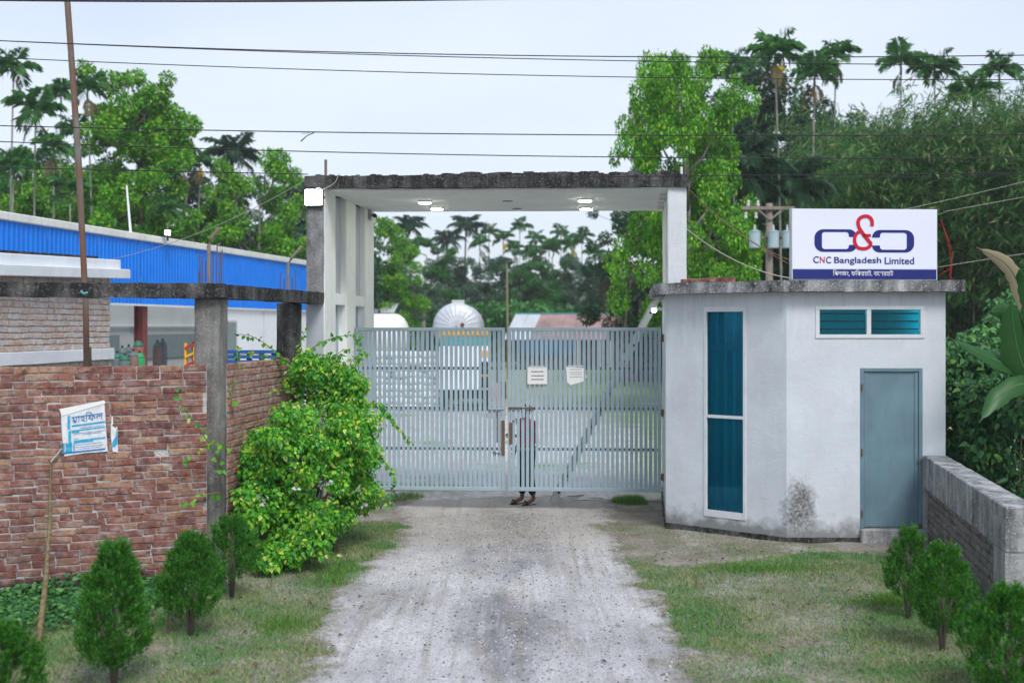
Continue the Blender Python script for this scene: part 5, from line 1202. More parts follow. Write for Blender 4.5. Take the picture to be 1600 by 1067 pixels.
def ring_trunk(h, r0, r1, bend, seed):
    R = random.Random(seed); n = 14; q = R.random()*6.28; mb = MB(); pts = [(math.cos(q)*bend*(i/n)**2, math.sin(q)*bend*(i/n)**2, -.2+(h+.2)*i/n) for i in range(n+1)]
    mb.tube(pts, [r0+(r1-r0)*i/n for i in range(n+1)], 7); return mb, Vector(pts[-1])
def palm(lab, px, Y, crown_py, s=1., kind='areca', seed=0, hang=1, fruit=False, group=None, nf=None):
    R = random.Random(seed*7+int(px)); zc = gz(crown_py, Y); o = thing('areca_palm' if kind == 'areca' else 'coconut_palm', lab, 'palm tree', (gx(px, Y), Y, 0), 0, group)
    if kind == 'areca':
        mb, tp = ring_trunk(zc-.9*s, .09*s, .06*s, R.uniform(0, .35), seed); mb.build('trunk', M['bark_palm'], o, smooth=True)
        MB().tube([tp, tp+Vector((0, 0, .5*s)), tp+Vector((0, 0, .95*s))], [.09*s, .085*s, .05*s], 8).build('crownshaft', M['shaft'], o, smooth=True)
        c = tp+Vector((0, 0, .85*s)); n = nf or R.randint(7, 9); sets = AF
        kinds = [0]*2+[1]*int(n*.5)+[2]*(n-2-int(n*.5))+[3]*hang
    else:
        mb, tp = ring_trunk(zc-.2, .20*s, .13*s, R.uniform(.2, 1.), seed); mb.build('trunk', M['bark'], o, smooth=True); c = tp; n = nf or 18; sets = CF
        kinds = [0]*6+[1]*7+[2]*(n-13)
        for i in range(5): q = i*1.3; MB().lathe([(0, -.16), (.1, -.1), (.13, 0), (.1, .11), (0, .15)], (c.x+.22*math.cos(q), c.y+.22*math.sin(q), c.z-.25), 8).build('coconut', M['bark'], o, smooth=True)
    a0 = R.random()*6.28
    for i, k in enumerate(kinds):
        f = link_mesh('frond', sets[k], None, o); f.location = c+Vector((0, 0, -.04*i*s/len(kinds)-(.5*s if k == 3 else 0))); f.rotation_euler = (R.uniform(-.15, .15), R.uniform(-.15, .15), a0+i*2.399); sc_ = s*R.uniform(.85, 1.1); f.scale = (sc_, sc_, sc_)
    if fruit:
        mb = MB(); 
        for i in range(60): v = Vector((R.gauss(0, .14), R.gauss(-.12, .1), R.gauss(-.25, .22)))*s; mb.box(tp+v+Vector((.18*s, -.05, 0)), (.07, .07, .09), R.random()*3)
        tag(mb.build('fruit_cluster', M['areca_fruit'], o), kind='stuff')
    return o
GP = 'areca palms above the treeline'
for (lab, px, Y, py, s, hg, fr) in (
    ('areca palm at the left edge of the picture, its trunk the leftmost', 14, 46, 108, 1.15, 1, 0), ('areca palm just inside the left edge, crown below the tallest one', 52, 44, 175, 1.25, 2, 0),
    ('areca palm peeking out behind, left of the rusty pole', 93, 52, 148, 1.0, 0, 0), ('tall areca palm just right of the rusty pole', 147, 48, 142, 1.1, 2, 0),
    ('low areca palm with drooping fronds near the rusty pole, left of it', 84, 43, 232, 1.0, 2, 0), ('short young palm in front of the tall bright tree, above the blue roof', 112, 42, 300, 1.0, 0, 0),
    ('low areca palm at the left edge above the blue roof', 14, 43, 262, 1.0, 1, 0), ('areca palm hidden halfway behind the rusty pole', 118, 50, 205, .95, 1, 0),
    ('yellowing short areca palm between the two bright trees at left', 308, 54, 255, 1.0, 1, 1), ('young palm low above the blue roof between the bright trees', 262, 47, 330, 1.05, 0, 0),
    ('young palm right of the yellowing areca, under the coconut palm', 352, 56, 320, 1.1, 0, 0),
    ('tall areca palm with yellow fruit and a long bare trunk, left of the signboard', 1222, 40, 85, 1.2, 3, 1), ('areca palm right behind the tallest one with yellow fruit', 1268, 44, 115, 1.15, 2, 0),
    ('slim areca palm with reddish hanging fronds, right of the tallest', 1302, 46, 90, 1.05, 2, 0), ('areca palm behind the top of the big bright tree', 1149, 50, 103, 1.1, 0, 0),
    ('areca palm rising from the bamboo, leftmost of its four', 1407, 46, 98, 1.15, 1, 0), ('areca palm rising from the bamboo, second of its four', 1463, 46, 112, 1.2, 0, 0),
    ('low dark areca palm rising from the bamboo, third of its four', 1522, 44, 148, 1.15, 0, 0), ('areca palm rising from the bamboo, rightmost of its four', 1562, 47, 112, 1.15, 0, 0)):
    palm(lab, px, Y, py, s*.47, 'areca', int(px), hg, bool(fr), GP)
for (lab, px, Y, py, s) in (('dark coconut palm against the sky, left of the gateway', 366, 66, 240, .95), ('coconut palm crown peeking out left of the floodlight', 452, 72, 296, .85), ('coconut palm tip showing behind the tall bright tree at left', 262, 70, 222, .8),
    ('coconut palm at the far left under the gate slab', 622, 95, 350, .8), ('tall coconut palm under the slab, third from the left column', 725, 110, 350, .95), ('hazy coconut palm under the slab, left of the tallest', 694, 118, 372, .95),
    ('big drooping palm in front of the dark trees, left of the tall areca', 1185, 40, 262, 1.0), ('drooping palm with hanging fronds just above the transformers', 1240, 41, 285, .85)):
    palm(lab, px, Y, py, s*.6, 'coco', int(px)+3, 0, False, 'coconut palms')
ORD = ['first', 'second', 'third', 'fourth', 'fifth', 'sixth', 'seventh', 'eighth', 'ninth', 'tenth', 'eleventh', 'twelfth', 'thirteenth', 'fourteenth']
for i, (px, Y, py, s) in enumerate(((748, 108, 376, 1.3), (765, 112, 358, 1.3), (785, 104, 368, 1.2), (803, 112, 384, 1.3), (812, 116, 350, 1.3), (824, 108, 392, 1.3), (838, 110, 370, 1.3), (858, 104, 385, 1.2), (876, 112, 362, 1.3), (894, 108, 376, 1.3), (909, 116, 366, 1.3), (928, 104, 392, 1.3))):
    palm('far areca palm under the gate slab, %s from the left of the areca row' % ORD[i], px, Y, py+6, s*.5, 'areca', 100+i, 1 if i % 3 == 0 else 0, i in (2, 9), 'far areca palms under the slab', nf=7)

# --- broadleaf trees
for a in (
    ('broadleaf_tree', 'tall bright green tree with pointed top behind the blue warehouse', 224, 50, 118, 'tall', 0., 1.0, 'leaf_bright', 'bark'),
    ('broadleaf_tree', 'bright rounded tree with pale trunk just left of the gateway', 410, 56, 250, 'round', 1.2, .78, 'leaf_bright', 'bark_pale'),
    ('broadleaf_tree', 'low bright tree at the left edge behind the areca trunks', 40, 52, 320, 'round', 2.2, .9, 'leaf_bright', 'bark'),
    ('broadleaf_tree', 'dark dense tree between the two bright trees at left', 315, 60, 278, 'dense', .4, .9, 'leaf_dark', 'bark'),
    ('broadleaf_tree', 'grey-brown twiggy tree behind the tall bright tree', 292, 58, 235, 'bare', .3, 1.1, 'leaf_brown', 'bark'),
    ('broadleaf_tree', 'hazy green tree close to the left gate column', 462, 70, 330, 'dense', 3.0, .9, 'leaf_mid', 'bark'),
    ('broadleaf_tree', 'fresh green tree filling in behind the areca trunks left of the rusty pole', 95, 54, 262, 'round', 4.1, 1.0, 'leaf_bright', 'bark'),
    ('broadleaf_tree', 'mid green tree behind the areca palms at the left edge', -40, 56, 210, 'dense', 1.0, 1.0, 'leaf_mid', 'bark'),
    ('broadleaf_tree', 'dark tree filling the gap behind the rusty pole', 130, 62, 250, 'dense', 2.0, 1.2, 'leaf_dark', 'bark'),
    ('broadleaf_tree', 'big bright green tree with forked pale trunk right of the gateway', 1080, 37, 90, 'big', 0.2, .58, 'leaf_bright', 'bark_pale'),
    ('broadleaf_tree', 'lower bright green tree hanging behind the right gate column', 1092, 40, 265, 'dense', 1.4, .42, 'leaf_bright', 'bark_pale'),
    ('broadleaf_tree', 'dark tall tree behind the tall areca with yellow fruit', 1190, 57, 120, 'dense', 2.6, .8, 'leaf_dark', 'bark'),
    ('broadleaf_tree', 'dark tree between the areca palms and the bamboo', 1260, 60, 170, 'dense', .9, .9, 'leaf_dark', 'bark'),
    ('broadleaf_tree', 'dark low tree above the transformers', 1150, 52, 300, 'dense', 3.9, .9, 'leaf_dark', 'bark'),
    ('broadleaf_tree', 'dark tree behind the right gate column, seen under the slab', 1000, 60, 330, 'dense', .2, .95, 'leaf_dark', 'bark'),
    ('broadleaf_tree', 'brown twiggy tree in front of the dark tree under the slab', 978, 55, 385, 'bare', 2., .6, 'leaf_brown', 'bark'),
    ('broadleaf_tree', 'dark low tree above the shed roof at right', 945, 84, 420, 'dense', 1.9, .8, 'leaf_dark', 'bark'),
    ('broadleaf_tree', 'bright green tree under the slab, next to the left column', 598, 74, 350, 'round', .7, .9, 'leaf_bright', 'bark_pale'),
    ('broadleaf_tree', 'light green slender-trunked tree under the slab, left half', 661, 90, 372, 'thin', .4, 1.2, 'leaf_mid', 'bark_pale'),
    ('broadleaf_tree', 'grey-green bushy tree above the white storage tank', 612, 84, 410, 'dense', 1.2, 1., 'leaf_grey', 'bark'),
    ('broadleaf_tree', 'hazy grey-green tree behind the silver tank', 715, 96, 405, 'dense', 2.7, 1.2, 'leaf_grey', 'bark'),
    ('broadleaf_tree', 'slender light green tree with wavy trunk under the slab, right half', 868, 100, 378, 'thin', 2.6, 1.1, 'leaf_mid', 'bark_pale'),
    ('broadleaf_tree', 'dark hazy tree under the middle of the slab', 790, 104, 405, 'dense', .1, 1.2, 'leaf_dark', 'bark'),
    ('broadleaf_tree', 'dull green tree above the shed roof under the slab', 838, 98, 415, 'dense', 3.3, 1.1, 'leaf_mid', 'bark'),
    ('broadleaf_tree', 'grey-green tree at the right end of the far tree line', 915, 98, 405, 'dense', .8, 1., 'leaf_grey', 'bark')):
    tree(a[0], a[1], a[2], a[3], a[4], a[5], group='broadleaf trees', rz=a[6], sx=a[7], m=M[a[8]], bark=M[a[9]])

# --- bamboo thicket
def bamboo_mesh(seed, h, spread, nculm, nspray):
    R = np.random.RandomState(seed); rr = random.Random(seed); tk = MB(); P, D = [], []
    for i in range(nculm):
        q = rr.random()*6.283; b = Vector((math.cos(q)*rr.random()*.9, math.sin(q)*rr.random()*.9, -.2)); q2 = q+rr.uniform(-.6, .6); out = spread*rr.uniform(.25, 1.); hh = h*rr.uniform(.7, 1.); pts = []
        for k in range(9):
            f = k/8; pts.append(b+Vector((math.cos(q2)*out*f**2.2, math.sin(q2)*out*f**2.2, hh*(f-.16*f**4*out/spread))))
        tk.tube(pts, [.05*(1-.85*k/8) for k in range(9)], 5)
        for s in range(nspray):
            f = .16+.84*rr.random()**.8; k = min(7, int(f*8)); c = pts[k].lerp(pts[k+1], f*8-k)+Vector((rr.gauss(0, .55), rr.gauss(0, .55), rr.gauss(0, .25)))
            dr = Vector((rr.gauss(0, 1), rr.gauss(0, 1), -.6)).normalized()
            n = 13
            for j in range(n): P.append(c+dr*(j/n)*.5+Vector((rr.gauss(0, .09), rr.gauss(0, .09), rr.gauss(0, .09)))); D.append(dr+Vector((rr.gauss(0, .6), rr.gauss(0, .6), rr.gauss(-.25, .4))))
    P = np.array([tuple(p) for p in P]); D = unit(np.array([tuple(p) for p in D])); n = len(P); N = unit(R.normal(size=(n, 3))*.6+np.array([0, -.3, 1.]))
    V, F_ = leaves_np(P, D, N, R.uniform(.20, .38, n), R.uniform(.03, .055, n), .1); return tk.mesh('culms'), mesh_np('foliage', V, F_)
BMB = [bamboo_mesh(41, 10., 3.8, 30, 78), bamboo_mesh(42, 10., 3.4, 30, 78)]
for i, (px, Y, top, rz) in enumerate(((1350, 47, 172, 0), (1425, 46, 165, 1.3), (1505, 47, 170, 2.2), (1580, 44, 155, .6), (1650, 42, 120, 3.), (1380, 53, 185, 4.), (1460, 52, 172, 5.), (1560, 51, 150, 2.7), (1305, 55, 250, 1.), (1720, 45, 110, 1.8))):
    lab = ('bamboo clump in front, nearest the tall areca palms', 'bamboo clump directly above the signboard', 'bamboo clump above the right end of the signboard', 'bamboo clump above the banana leaf at right', 'bamboo clump at the right edge of the picture', 'bamboo clump behind, above the left of the signboard', 'bamboo clump behind, below the second areca', 'bamboo clump behind, near the right edge', 'low bamboo clump beside the tall areca trunk', 'tall bamboo clump just beyond the right edge')[i]
    o = thing('bamboo_clump', lab, 'bamboo', (gx(px, Y), Y, 0), rz, 'bamboo thicket'); s = gz(top-30, Y)/9.3; o.scale = (s, s, s)
    for nm, me, mt in (('culms', BMB[i % 2][0], M['shaft']), ('foliage', BMB[i % 2][1], M['leaf_bamboo'])):
        c = link_mesh(nm, me, mt, o)
        if nm == 'foliage' or True: c['kind'] = 'stuff'

# --- woodland filling in behind
def wood(name, x0, x1, y0, y1, hfun, n, L, m, seed):
    R = np.random.RandomState(seed); x = R.uniform(x0, x1, n); y = R.uniform(y0, y1, n); top = hfun(x)*(.72+.45*fbm(x, y, .22, seed)); z = top*R.random(n)**.6
    P = np.stack([x, y, z], 1); D = unit(R.normal(size=(n, 3))+np.array([0, 0, -.3])); N = unit(R.normal(size=(n, 3))*.6+np.array([0, -.4, .9])); s = R.uniform(.6, 1.3, n)
    o = leaf_obj(name, P, D, N, L*s, L*.6*s, m, None, .2, kind='stuff'); return o
tag(wood('woodland', -55, 55, 118, 130, lambda x: 8.0+0*x, 26000, .75, M['leaf_grey'], 51), 'hazy far woodland closing the view beyond the yard', 'woodland')
tag(wood('woodland', -42, -8, 64, 74, lambda x: 8.5+0*x, 20000, .5, M['leaf_dark'], 52), 'dark woodland behind the blue warehouse', 'woodland')
tag(wood('woodland', 8, 50, 62, 72, lambda x: 10.5+0*x, 26000, .5, M['leaf_dark'], 53), 'dark woodland behind the bamboo and areca palms', 'woodland')
tag(wood('woodland', -16, 18, 92, 100, lambda x: 4.6+0*x, 14000, .45, M['leaf_mid'], 54), 'low scrub under the far palms beyond the yard', 'scrub')

# --- bougainvillea in front of the side wall
def shoot(parent, pts, n, L, m_leaf, r=.008, seed=0, tipgrow=True):
    """an arching stem with heart-shaped leaves along it"""
    R = np.random.RandomState(seed); P0 = [Vector(p) for p in pts]; sm = []
    for i in range(len(P0)-1):
        a, b, c, d = P0[max(i-1, 0)], P0[i], P0[i+1], P0[min(i+2, len(P0)-1)]
        for k in range(6): t_ = k/6; sm.append(.5*((2*b)+(c-a)*t_+(2*a-5*b+4*c-d)*t_*t_+(3*b-a-3*c+d)*t_**3))
    sm.append(P0[-1]); MB().tube(sm, [r*(1-.7*i/(len(sm)-1)) for i in range(len(sm))], 5).build('shoot', M['twig'], parent, smooth=True)
    f = np.linspace(.08, 1, n); idx = f*(len(sm)-1.001); A = np.array([tuple(sm[int(i)].lerp(sm[int(i)+1], i-int(i))) for i in idx]); tn = np.array([tuple((sm[int(i)+1]-sm[int(i)]).normalized()) for i in idx])
    D = unit(rdir(R, n)*.8+tn*.4+np.array([0, -.15, -.5])); N = unit(R.normal(size=(n, 3))*.4+np.array([0, -.7, .6]))
    s = R.uniform(.7, 1.2, n)*(1.1-.35*f); leaf_obj('shoot_leaves', A+D*.015, D, N, L*s, L*.8*s, m_leaf, parent, .16, 'heart', 'stuff')
bg = T('bougainvillea', 'large variegated yellow-green climbing bush spilling from the side wall beside the road', 'bush')
CL = []
for (px, py, Y, rpx, rpy, n) in ((455, 735, 13.7, 95, 95, 26), (520, 690, 14.3, 80, 90, 24), (425, 690, 13.5, 70, 55, 12), (545, 740, 14.9, 50, 75, 16), (500, 590, 15.2, 50, 50, 14), (540, 625, 15.3, 48, 48, 12), (455, 820, 13.6, 75, 52, 18), (390, 760, 13.4, 42, 70, 10), (500, 800, 14.2, 62, 52, 14), (430, 860, 13.5, 52, 28, 10), (565, 770, 15.0, 32, 40, 8)):
    for i in range(n):
        q, e = rng.random()*6.28, rng.uniform(-1, 1); c = math.sqrt(1-e*e); k = F/Y; f = rng.random()**.4
        CL.append((gx(px, Y)+rpx/k*.85*c*math.cos(q)*f, Y+.55*c*math.sin(q)*f, max(.12, gz(py, Y)+rpy/k*.85*e*f)))
R = np.random.RandomState(61); C = np.array(CL); C = C[C[:, 0]*0+1 > 0]
wallx = SW0.x+(SW1.x-SW0.x)*(C[:, 1]-SW0.y)/(SW1.y-SW0.y); C[:, 0] = np.maximum(C[:, 0], wallx+.22)
P, O = clump_points(R, C, R.uniform(.10, .26, len(C)), 40000, .85, .25); P[:, 2] = np.maximum(P[:, 2], .05+.1*R.random(len(P))); wx = SW0.x+(SW1.x-SW0.x)*(P[:, 1]-SW0.y)/(SW1.y-SW0.y); P[:, 0] = np.maximum(P[:, 0], wx+.04+.05*R.random(len(P)))
n = len(P); D = unit(O*.45+R.normal(size=(n, 3))*.45+np.array([.05, -.15, -.75])); N = unit(O*.8+np.array([0, -.35, .55])+R.normal(size=(n, 3))*.35); s = R.uniform(.45, 1.3, n)
leaf_obj('foliage', P, D, N, .058*s, .046*s, M['leaf_boug'], bg, .18, 'heart', 'stuff')
mb = MB()
for i in range(26): c = C[R.randint(len(C))]; b = Vector((-2.75+R.uniform(-.3, .4), 14.4+R.uniform(-.7, 1.0), 0)); mb.tube([b, b.lerp(Vector(c), .5)+Vector((0, 0, .25)), Vector(c)], [.018, .012, .005], 5)
tag(mb.build('stems', M['twig'], bg, smooth=True), kind='stuff')
for i, pts in enumerate(([(470, 575, 15.3), (487, 545, 15.3), (520, 528, 15.2), (556, 522, 15.1)], [(455, 570, 15.2), (425, 545, 14.9), (395, 526, 14.7), (366, 522, 14.5)], [(450, 560, 15.1), (420, 556, 14.9), (392, 552, 14.8), (368, 556, 14.6)],
                         [(560, 630, 15.2), (590, 632, 15.2), (612, 655, 15.2), (642, 692, 15.1)], [(545, 600, 15.2), (556, 570, 15.2), (562, 550, 15.1), (561, 520, 15.1)], [(352, 745, 13.0), (338, 715, 12.6), (318, 680, 12.3), (292, 645, 12.1), (276, 606, 12.0)],
                         [(360, 700, 13.0), (335, 690, 12.7), (312, 700, 12.5), (290, 720, 12.4)], [(345, 770, 12.9), (322, 772, 12.7), (300, 782, 12.6), (285, 786, 12.6)], [(575, 680, 15.), (600, 720, 15.), (615, 745, 15.), (606, 790, 15.)], [(470, 870, 13.3), (500, 868, 13.2), (515, 862, 13.2), (524, 868, 13.1)],
                         [(360, 640, 13.3), (365, 600, 13.3), (372, 570, 13.5), (368, 540, 13.6)], [(470, 600, 15.), (474, 560, 15.), (470, 535, 15.), (478, 515, 15.)])):
    shoot(bg, [W(*p) for p in pts], (40, 26, 16, 60, 30, 26, 14, 9, 30, 18, 10, 20)[i], .075, M['leaf_boug'], .008, 70+i)
for i in range(22):                                    # stray sprigs standing out of the mass
    c = Vector(C[R.randint(len(C))]); d = Vector((R.uniform(-.3, 1.), R.uniform(-1., .2), R.uniform(.1, .9))).normalized(); ln = R.uniform(.35, .65); e_ = c+d*ln
    shoot(bg, [c, c+d*ln*.5+Vector((0, 0, .08)), e_, e_+d*.12+Vector((0, 0, -.10))], R.randint(14, 24), .066, M['leaf_boug'], .006, 170+i)
fl = []
for (px, py, Y) in ((461, 762, 13.0), (405, 775, 12.9), (410, 782, 12.9), (560, 765, 14.4), (570, 788, 14.4), (512, 756, 13.6), (498, 757, 13.6), (555, 700, 14.5)):
    for k in range(5): fl.append(Vector(W(px+rng.uniform(-4, 4), py+rng.uniform(-4, 4), Y)))
P = np.array([tuple(p) for p in fl]); n = len(P); leaf_obj('bracts', P, rdir(R, n), unit(R.normal(size=(n, 3))+np.array([0, -1.5, 0])), np.full(n, .05), np.full(n, .045), M['bract'], bg, .2, 'heart', 'stuff')

# --- thuja bushes
def thuja(seed, h, r, bare, lab, px, Y, grp, dn=1.):
    R = np.random.RandomState(seed); rr = random.Random(seed); x = gx(px, Y); o = thing('thuja_bush', lab, 'shrub', (x, Y, zg(x, Y)-.01), 0, grp)
    mb = MB(); P, D, Q = [], [], []; npl = int(1050*dn*(r/.3)**1.3*(h/1.))
    for i in range(5): q = i*1.3; mb.tube([(0, 0, -.03), (.04*math.cos(q), .04*math.sin(q), bare*h+.1), (r*.5*math.cos(q), r*.5*math.sin(q), h*.55)], [.018, .012, .005], 6)
    mb.tube([(0, 0, -.03), (.01, 0, h*.5), (0, .01, h*.9)], [.022, .014, .004], 6)
    mb.build('stem', M['bark'], o, smooth=True)
    for i in range(int(npl/3.6)):                        # upright tufts, each of many flat sprays
        t_ = rr.random()**.85; z = h*(bare+(.93-bare)*t_); e = (.38+.62*math.sin(t_/.4*math.pi/2) if t_ < .4 else max(0., 1-(t_-.4)/.62)**.72); e = max(e, .05)
        q = rr.random()*6.283; lump = 1+.6*mnoise.noise(Vector((math.cos(q)*1.6+seed, math.sin(q)*1.6, z*4))); rd = r*e*lump*(.25+.75*rr.random()**.5)
        b0 = np.array([rd*math.cos(q), rd*math.sin(q), z-.05]); tax = unit(np.array([math.cos(q)*.42, math.sin(q)*.42, 1.])+R.normal(size=3)*.12); tl = rr.uniform(.10, .20)*(.6+.4*h)*(1-.3*t_)
        for k in range(10):
            f = rr.random(); ax = unit(tax+R.normal(size=3)*.30); fanN = unit(R.normal(size=3)); S = unit(np.cross(ax, fanN)); n = 13; ln = rr.uniform(.04, .075); b = b0+tax*tl*f*.8+R.normal(size=3)*.018*(1.3-f)
            for j in range(n): g_ = rr.random(); P.append(b+ax*ln*g_*.8+S*R.normal()*.008); D.append(ax+S*R.uniform(-.7, .7))
    P = np.array(P); D = unit(np.array(D)); n = len(P); N = unit(R.normal(size=(n, 3))); leaf_obj('foliage', P, D, N, R.uniform(.020, .040, n), R.uniform(.005, .009, n), M['leaf_thuja'], o, .1, kind='stuff')
    return o
g = 'thuja bushes along the drive'
thuja(81, 1.20, .29, .14, 'flame-shaped thuja bush in the left foreground below the leaning stick', 178, 9.15, g)
thuja(82, .98, .30, .22, 'middle thuja bush of the left row, with a short bare stem', 298, 10.55, g)
thuja(83, .92, .28, .26, 'farthest thuja bush of the left row, against the leafy climber', 362, 11.9, g, .6)
thuja(84, .72, .30, .10, 'thuja bush cut off at the bottom left corner', 2, 8.5, g)
thuja(85, .95, .25, .22, 'smallest and farthest thuja bush of the right row by the low wall', 1419, 11.3, g, .6)
thuja(86, 1.0, .27, .20, 'middle thuja bush of the right row', 1472, 10.2, g, .75)
thuja(87, .92, .37, .08, 'dark thuja bush at the bottom right corner', 1578, 8.9, g)

# --- shrubs and banana right of the guardroom
for (lab, px, Y, top, wdt, nl, m, seed) in (('leafy dark shrub behind the low wall, nearest the guardroom', 1500, 16.2, 520, .8, 5200, 'leaf_shrub', 91), ('leafy dark shrub behind the low wall at the right edge', 1585, 15.2, 560, .9, 5600, 'leaf_shrub', 92), ('vine-covered shrub with fresh leaves at the guardroom corner', 1520, 18.0, 440, .8, 5000, 'leaf_weed', 93), ('dark shrub behind the banana plant', 1610, 18.5, 470, 1.2, 6000, 'leaf_shrub', 94), ('low dark shrub behind the near end of the low wall', 1640, 13., 720, .7, 3600, 'leaf_shrub', 95)):
    x = gx(px, Y); zt = gz(top, Y); o = thing('leafy_shrub', lab, 'shrub', (x, Y, 0), 0, 'shrubs behind the low wall'); R = np.random.RandomState(seed); nC = 22
    if Y < 19: xlim = 5.95-x
    C = np.stack([R.uniform(-wdt, wdt, nC), R.uniform(-.5, .5, nC), .15+R.random(nC)**.8*(zt-.45)], 1); C[:, 0] = np.maximum(C[:, 0], xlim+.3); P, O = clump_points(R, C, np.full(nC, .38), nl, .9, .2); P[:, 0] = np.maximum(P[:, 0], xlim+.05); P[:, 2] = np.maximum(P[:, 2], .03)
    n = len(P); D = unit(O*.5+R.normal(size=(n, 3))*.5+np.array([0, -.2, -.6])); N = unit(O*.5+np.array([0, -.5, .7])+R.normal(size=(n, 3))*.35); s = R.uniform(.6, 1.4, n)
    leaf_obj('foliage', P, D, N, .105*s, .06*s, M[m], o, .15, 'heart', 'stuff'); mb = MB()
    for i in range(12): c = C[i]; mb.tube([(c[0]*.3, c[1]*.3, -.05), (c[0]*.6, c[1]*.6, c[2]*.5), c], [.02, .014, .006], 5)
    tag(mb.build('stems', M['bark'], o, smooth=True), kind='stuff')
def banana_leaf(pts, wmax, m, parent, nseg=14, split=.25, seed=1, side=(1, 0, 0)):
    R_ = random.Random(seed); P0 = [Vector(p) for p in pts]; sm = []
    for i in range(len(P0)-1):
        a, b, c, d = P0[max(i-1, 0)], P0[i], P0[i+1], P0[min(i+2, len(P0)-1)]
        for k in range(8): t_ = k/8; sm.append(.5*((2*b)+(c-a)*t_+(2*a-5*b+4*c-d)*t_*t_+(3*b-a-3*c+d)*t_**3))
    sm.append(P0[-1]); mb = MB(); n = len(sm); V = []
    for i, p in enumerate(sm):
        f = i/(n-1); w_ = wmax*math.sin(min(1, f*1.02+.06)*math.pi)**.55*(R_.uniform(.8, 1.05)); tn = (sm[min(i+1, n-1)]-sm[max(i-1, 0)]).normalized(); s = (Vector(side)-tn*Vector(side).dot(tn)).normalized(); nn = s.cross(tn)
        dp = .22*w_; V += [p-s*w_-nn*dp, p-s*w_*.5+nn*dp*.3, p, p+s*w_*.5+nn*dp*.3, p+s*w_-nn*dp]
    mb.add(V, [(5*i+k, 5*i+k+1, 5*i+6+k, 5*i+5+k) for i in range(n-1) for k in range(4)]); o = mb.build('leaf_blade', M[m], parent, smooth=True)
    MB().tube(sm, [.018*(1-.8*i/(n-1)) for i in range(n)], 5).build('midrib', M['shaft'] if m == 'banana' else M['banana_dry'], o); return o
bp = T('banana_plant', 'banana plant with broad green leaves and one torn dry leaf right of the guardroom', 'banana plant'); Yb = 14.6; bb = Vector((gx(1640, Yb), Yb, 0))
MB().tube([bb+Vector((0, 0, -.1)), bb+Vector((.03, 0, .9)), bb+Vector((0, 0, 1.7))], [.14, .11, .08], 10).build('pseudostem', M['shaft'], bp, smooth=True)
for i, (pts, w_, m, sd) in enumerate(([((1640, 600), (1600, 470), (1575, 415), (1525, 386)), .11, 'banana_dry', (1, 0, .6)], [((1640, 600), (1610, 520), (1575, 490), (1545, 487)), .17, 'banana', (.2, .2, 1)], [((1640, 605), (1600, 580), (1550, 560), (1480, 526)), .13, 'banana', (.2, .6, 1)],
                                       [((1640, 610), (1600, 575), (1585, 520), (1580, 465)), .22, 'banana', (1, .2, 0)], [((1640, 620), (1600, 600), (1560, 620), (1530, 660)), .14, 'banana', (.4, .5, .8)], [((1640, 600), (1620, 500), (1605, 440), (1590, 420)), .16, 'banana', (1, .1, .3)], [((1640, 600), (1665, 480), (1690, 430), (1740, 420)), .18, 'banana', (.3, .3, 1)])):
    banana_leaf([W(p[0], p[1], Yb-.1*i-.15*k) for k, p in enumerate(pts)], w_, m, bp, seed=i, side=sd)

# --- grass, weeds, litter, gravel
def blades(name, x, y, hmin, hmax, m, seed, wd=.006):
    R = np.random.RandomState(seed); n = len(x); z = gh(x, y)-.004; q = R.random(n)*6.283; hh = R.uniform(hmin, hmax, n); lean = R.uniform(.2, 1.1, n)*hh; q2 = R.random(n)*6.283
    A = np.stack([x-np.cos(q)*wd/2, y-np.sin(q)*wd/2, z], 1); B = np.stack([x+np.cos(q)*wd/2, y+np.sin(q)*wd/2, z], 1); T_ = np.stack([x+np.cos(q2)*lean, y+np.sin(q2)*lean, z+hh], 1)
    V = np.stack([A, B, T_], 1).reshape(-1, 3); return link_mesh(name, mesh_np(name, V, np.arange(3*n).reshape(-1, 3)), m)
R = np.random.RandomState(5)
def cand(n, x0, x1, y0, y1): return R.uniform(x0, x1, n), R.uniform(y0, y1, n)
xa, ya = cand(640000, -5.6, 5.6, 8.6, 16.8)
dens = sstep(.27, .50, fbm(xa, ya, .75, 31))*.72+.28
edge = np.minimum(np.abs(xa-(-1.70)), np.abs(xa-1.48)); inroad = (road_edge(xa, ya) > -.06+.22*R.random(len(xa))**2)
keepm = (R.random(len(xa)) < dens*.95) & ~inroad
fx, fy = FW0, fd
left_wall = (xa < -3.2) & (ya > 12.0+(xa+5.5)*.3); sidew = (xa < -3.0) & (ya > 12.9)
hutm = (ya > 15.0-.02) & (xa > 3.5) | ((xa > 2.0) & (ya > 16.2-(xa-2.18)*.81)); lowm = (xa > 4.63+(ya-10.7)*.182)
bare = (xa > 1.3) & (ya > 14.0+.35*np.sin(xa*2)) & (R.random(len(xa)) < .93)
bare2 = (np.hypot((xa-(2.2+(14.8-ya)*-.0))/.5, 0) < 0)
path = np.abs(xa-(2.55+(ya-10.5)*.33)) < .22; keepm &= ~(left_wall | sidew | hutm | lowm | bare)
tag(blades('grass', xa[keepm], ya[keepm], .015, .05, M['grass'], 6, .009), 'short patchy dry grass on both sides of the drive', 'grass', kind='stuff')
gx_, gy_ = [], []
for (px, py, rx, ry, n) in ((995, 783, .42, .5, 5200), (632, 778, .35, .5, 2200)):
    Yp = H*F/(py-HY); a = R.normal(size=(n, 2)); k = np.hypot(a[:, 0], a[:, 1]) < 1.7; a = a[k]; gx_.append(gx(px, Yp)+a[:, 0]*rx*.6); gy_.append(Yp+a[:, 1]*ry*.6)
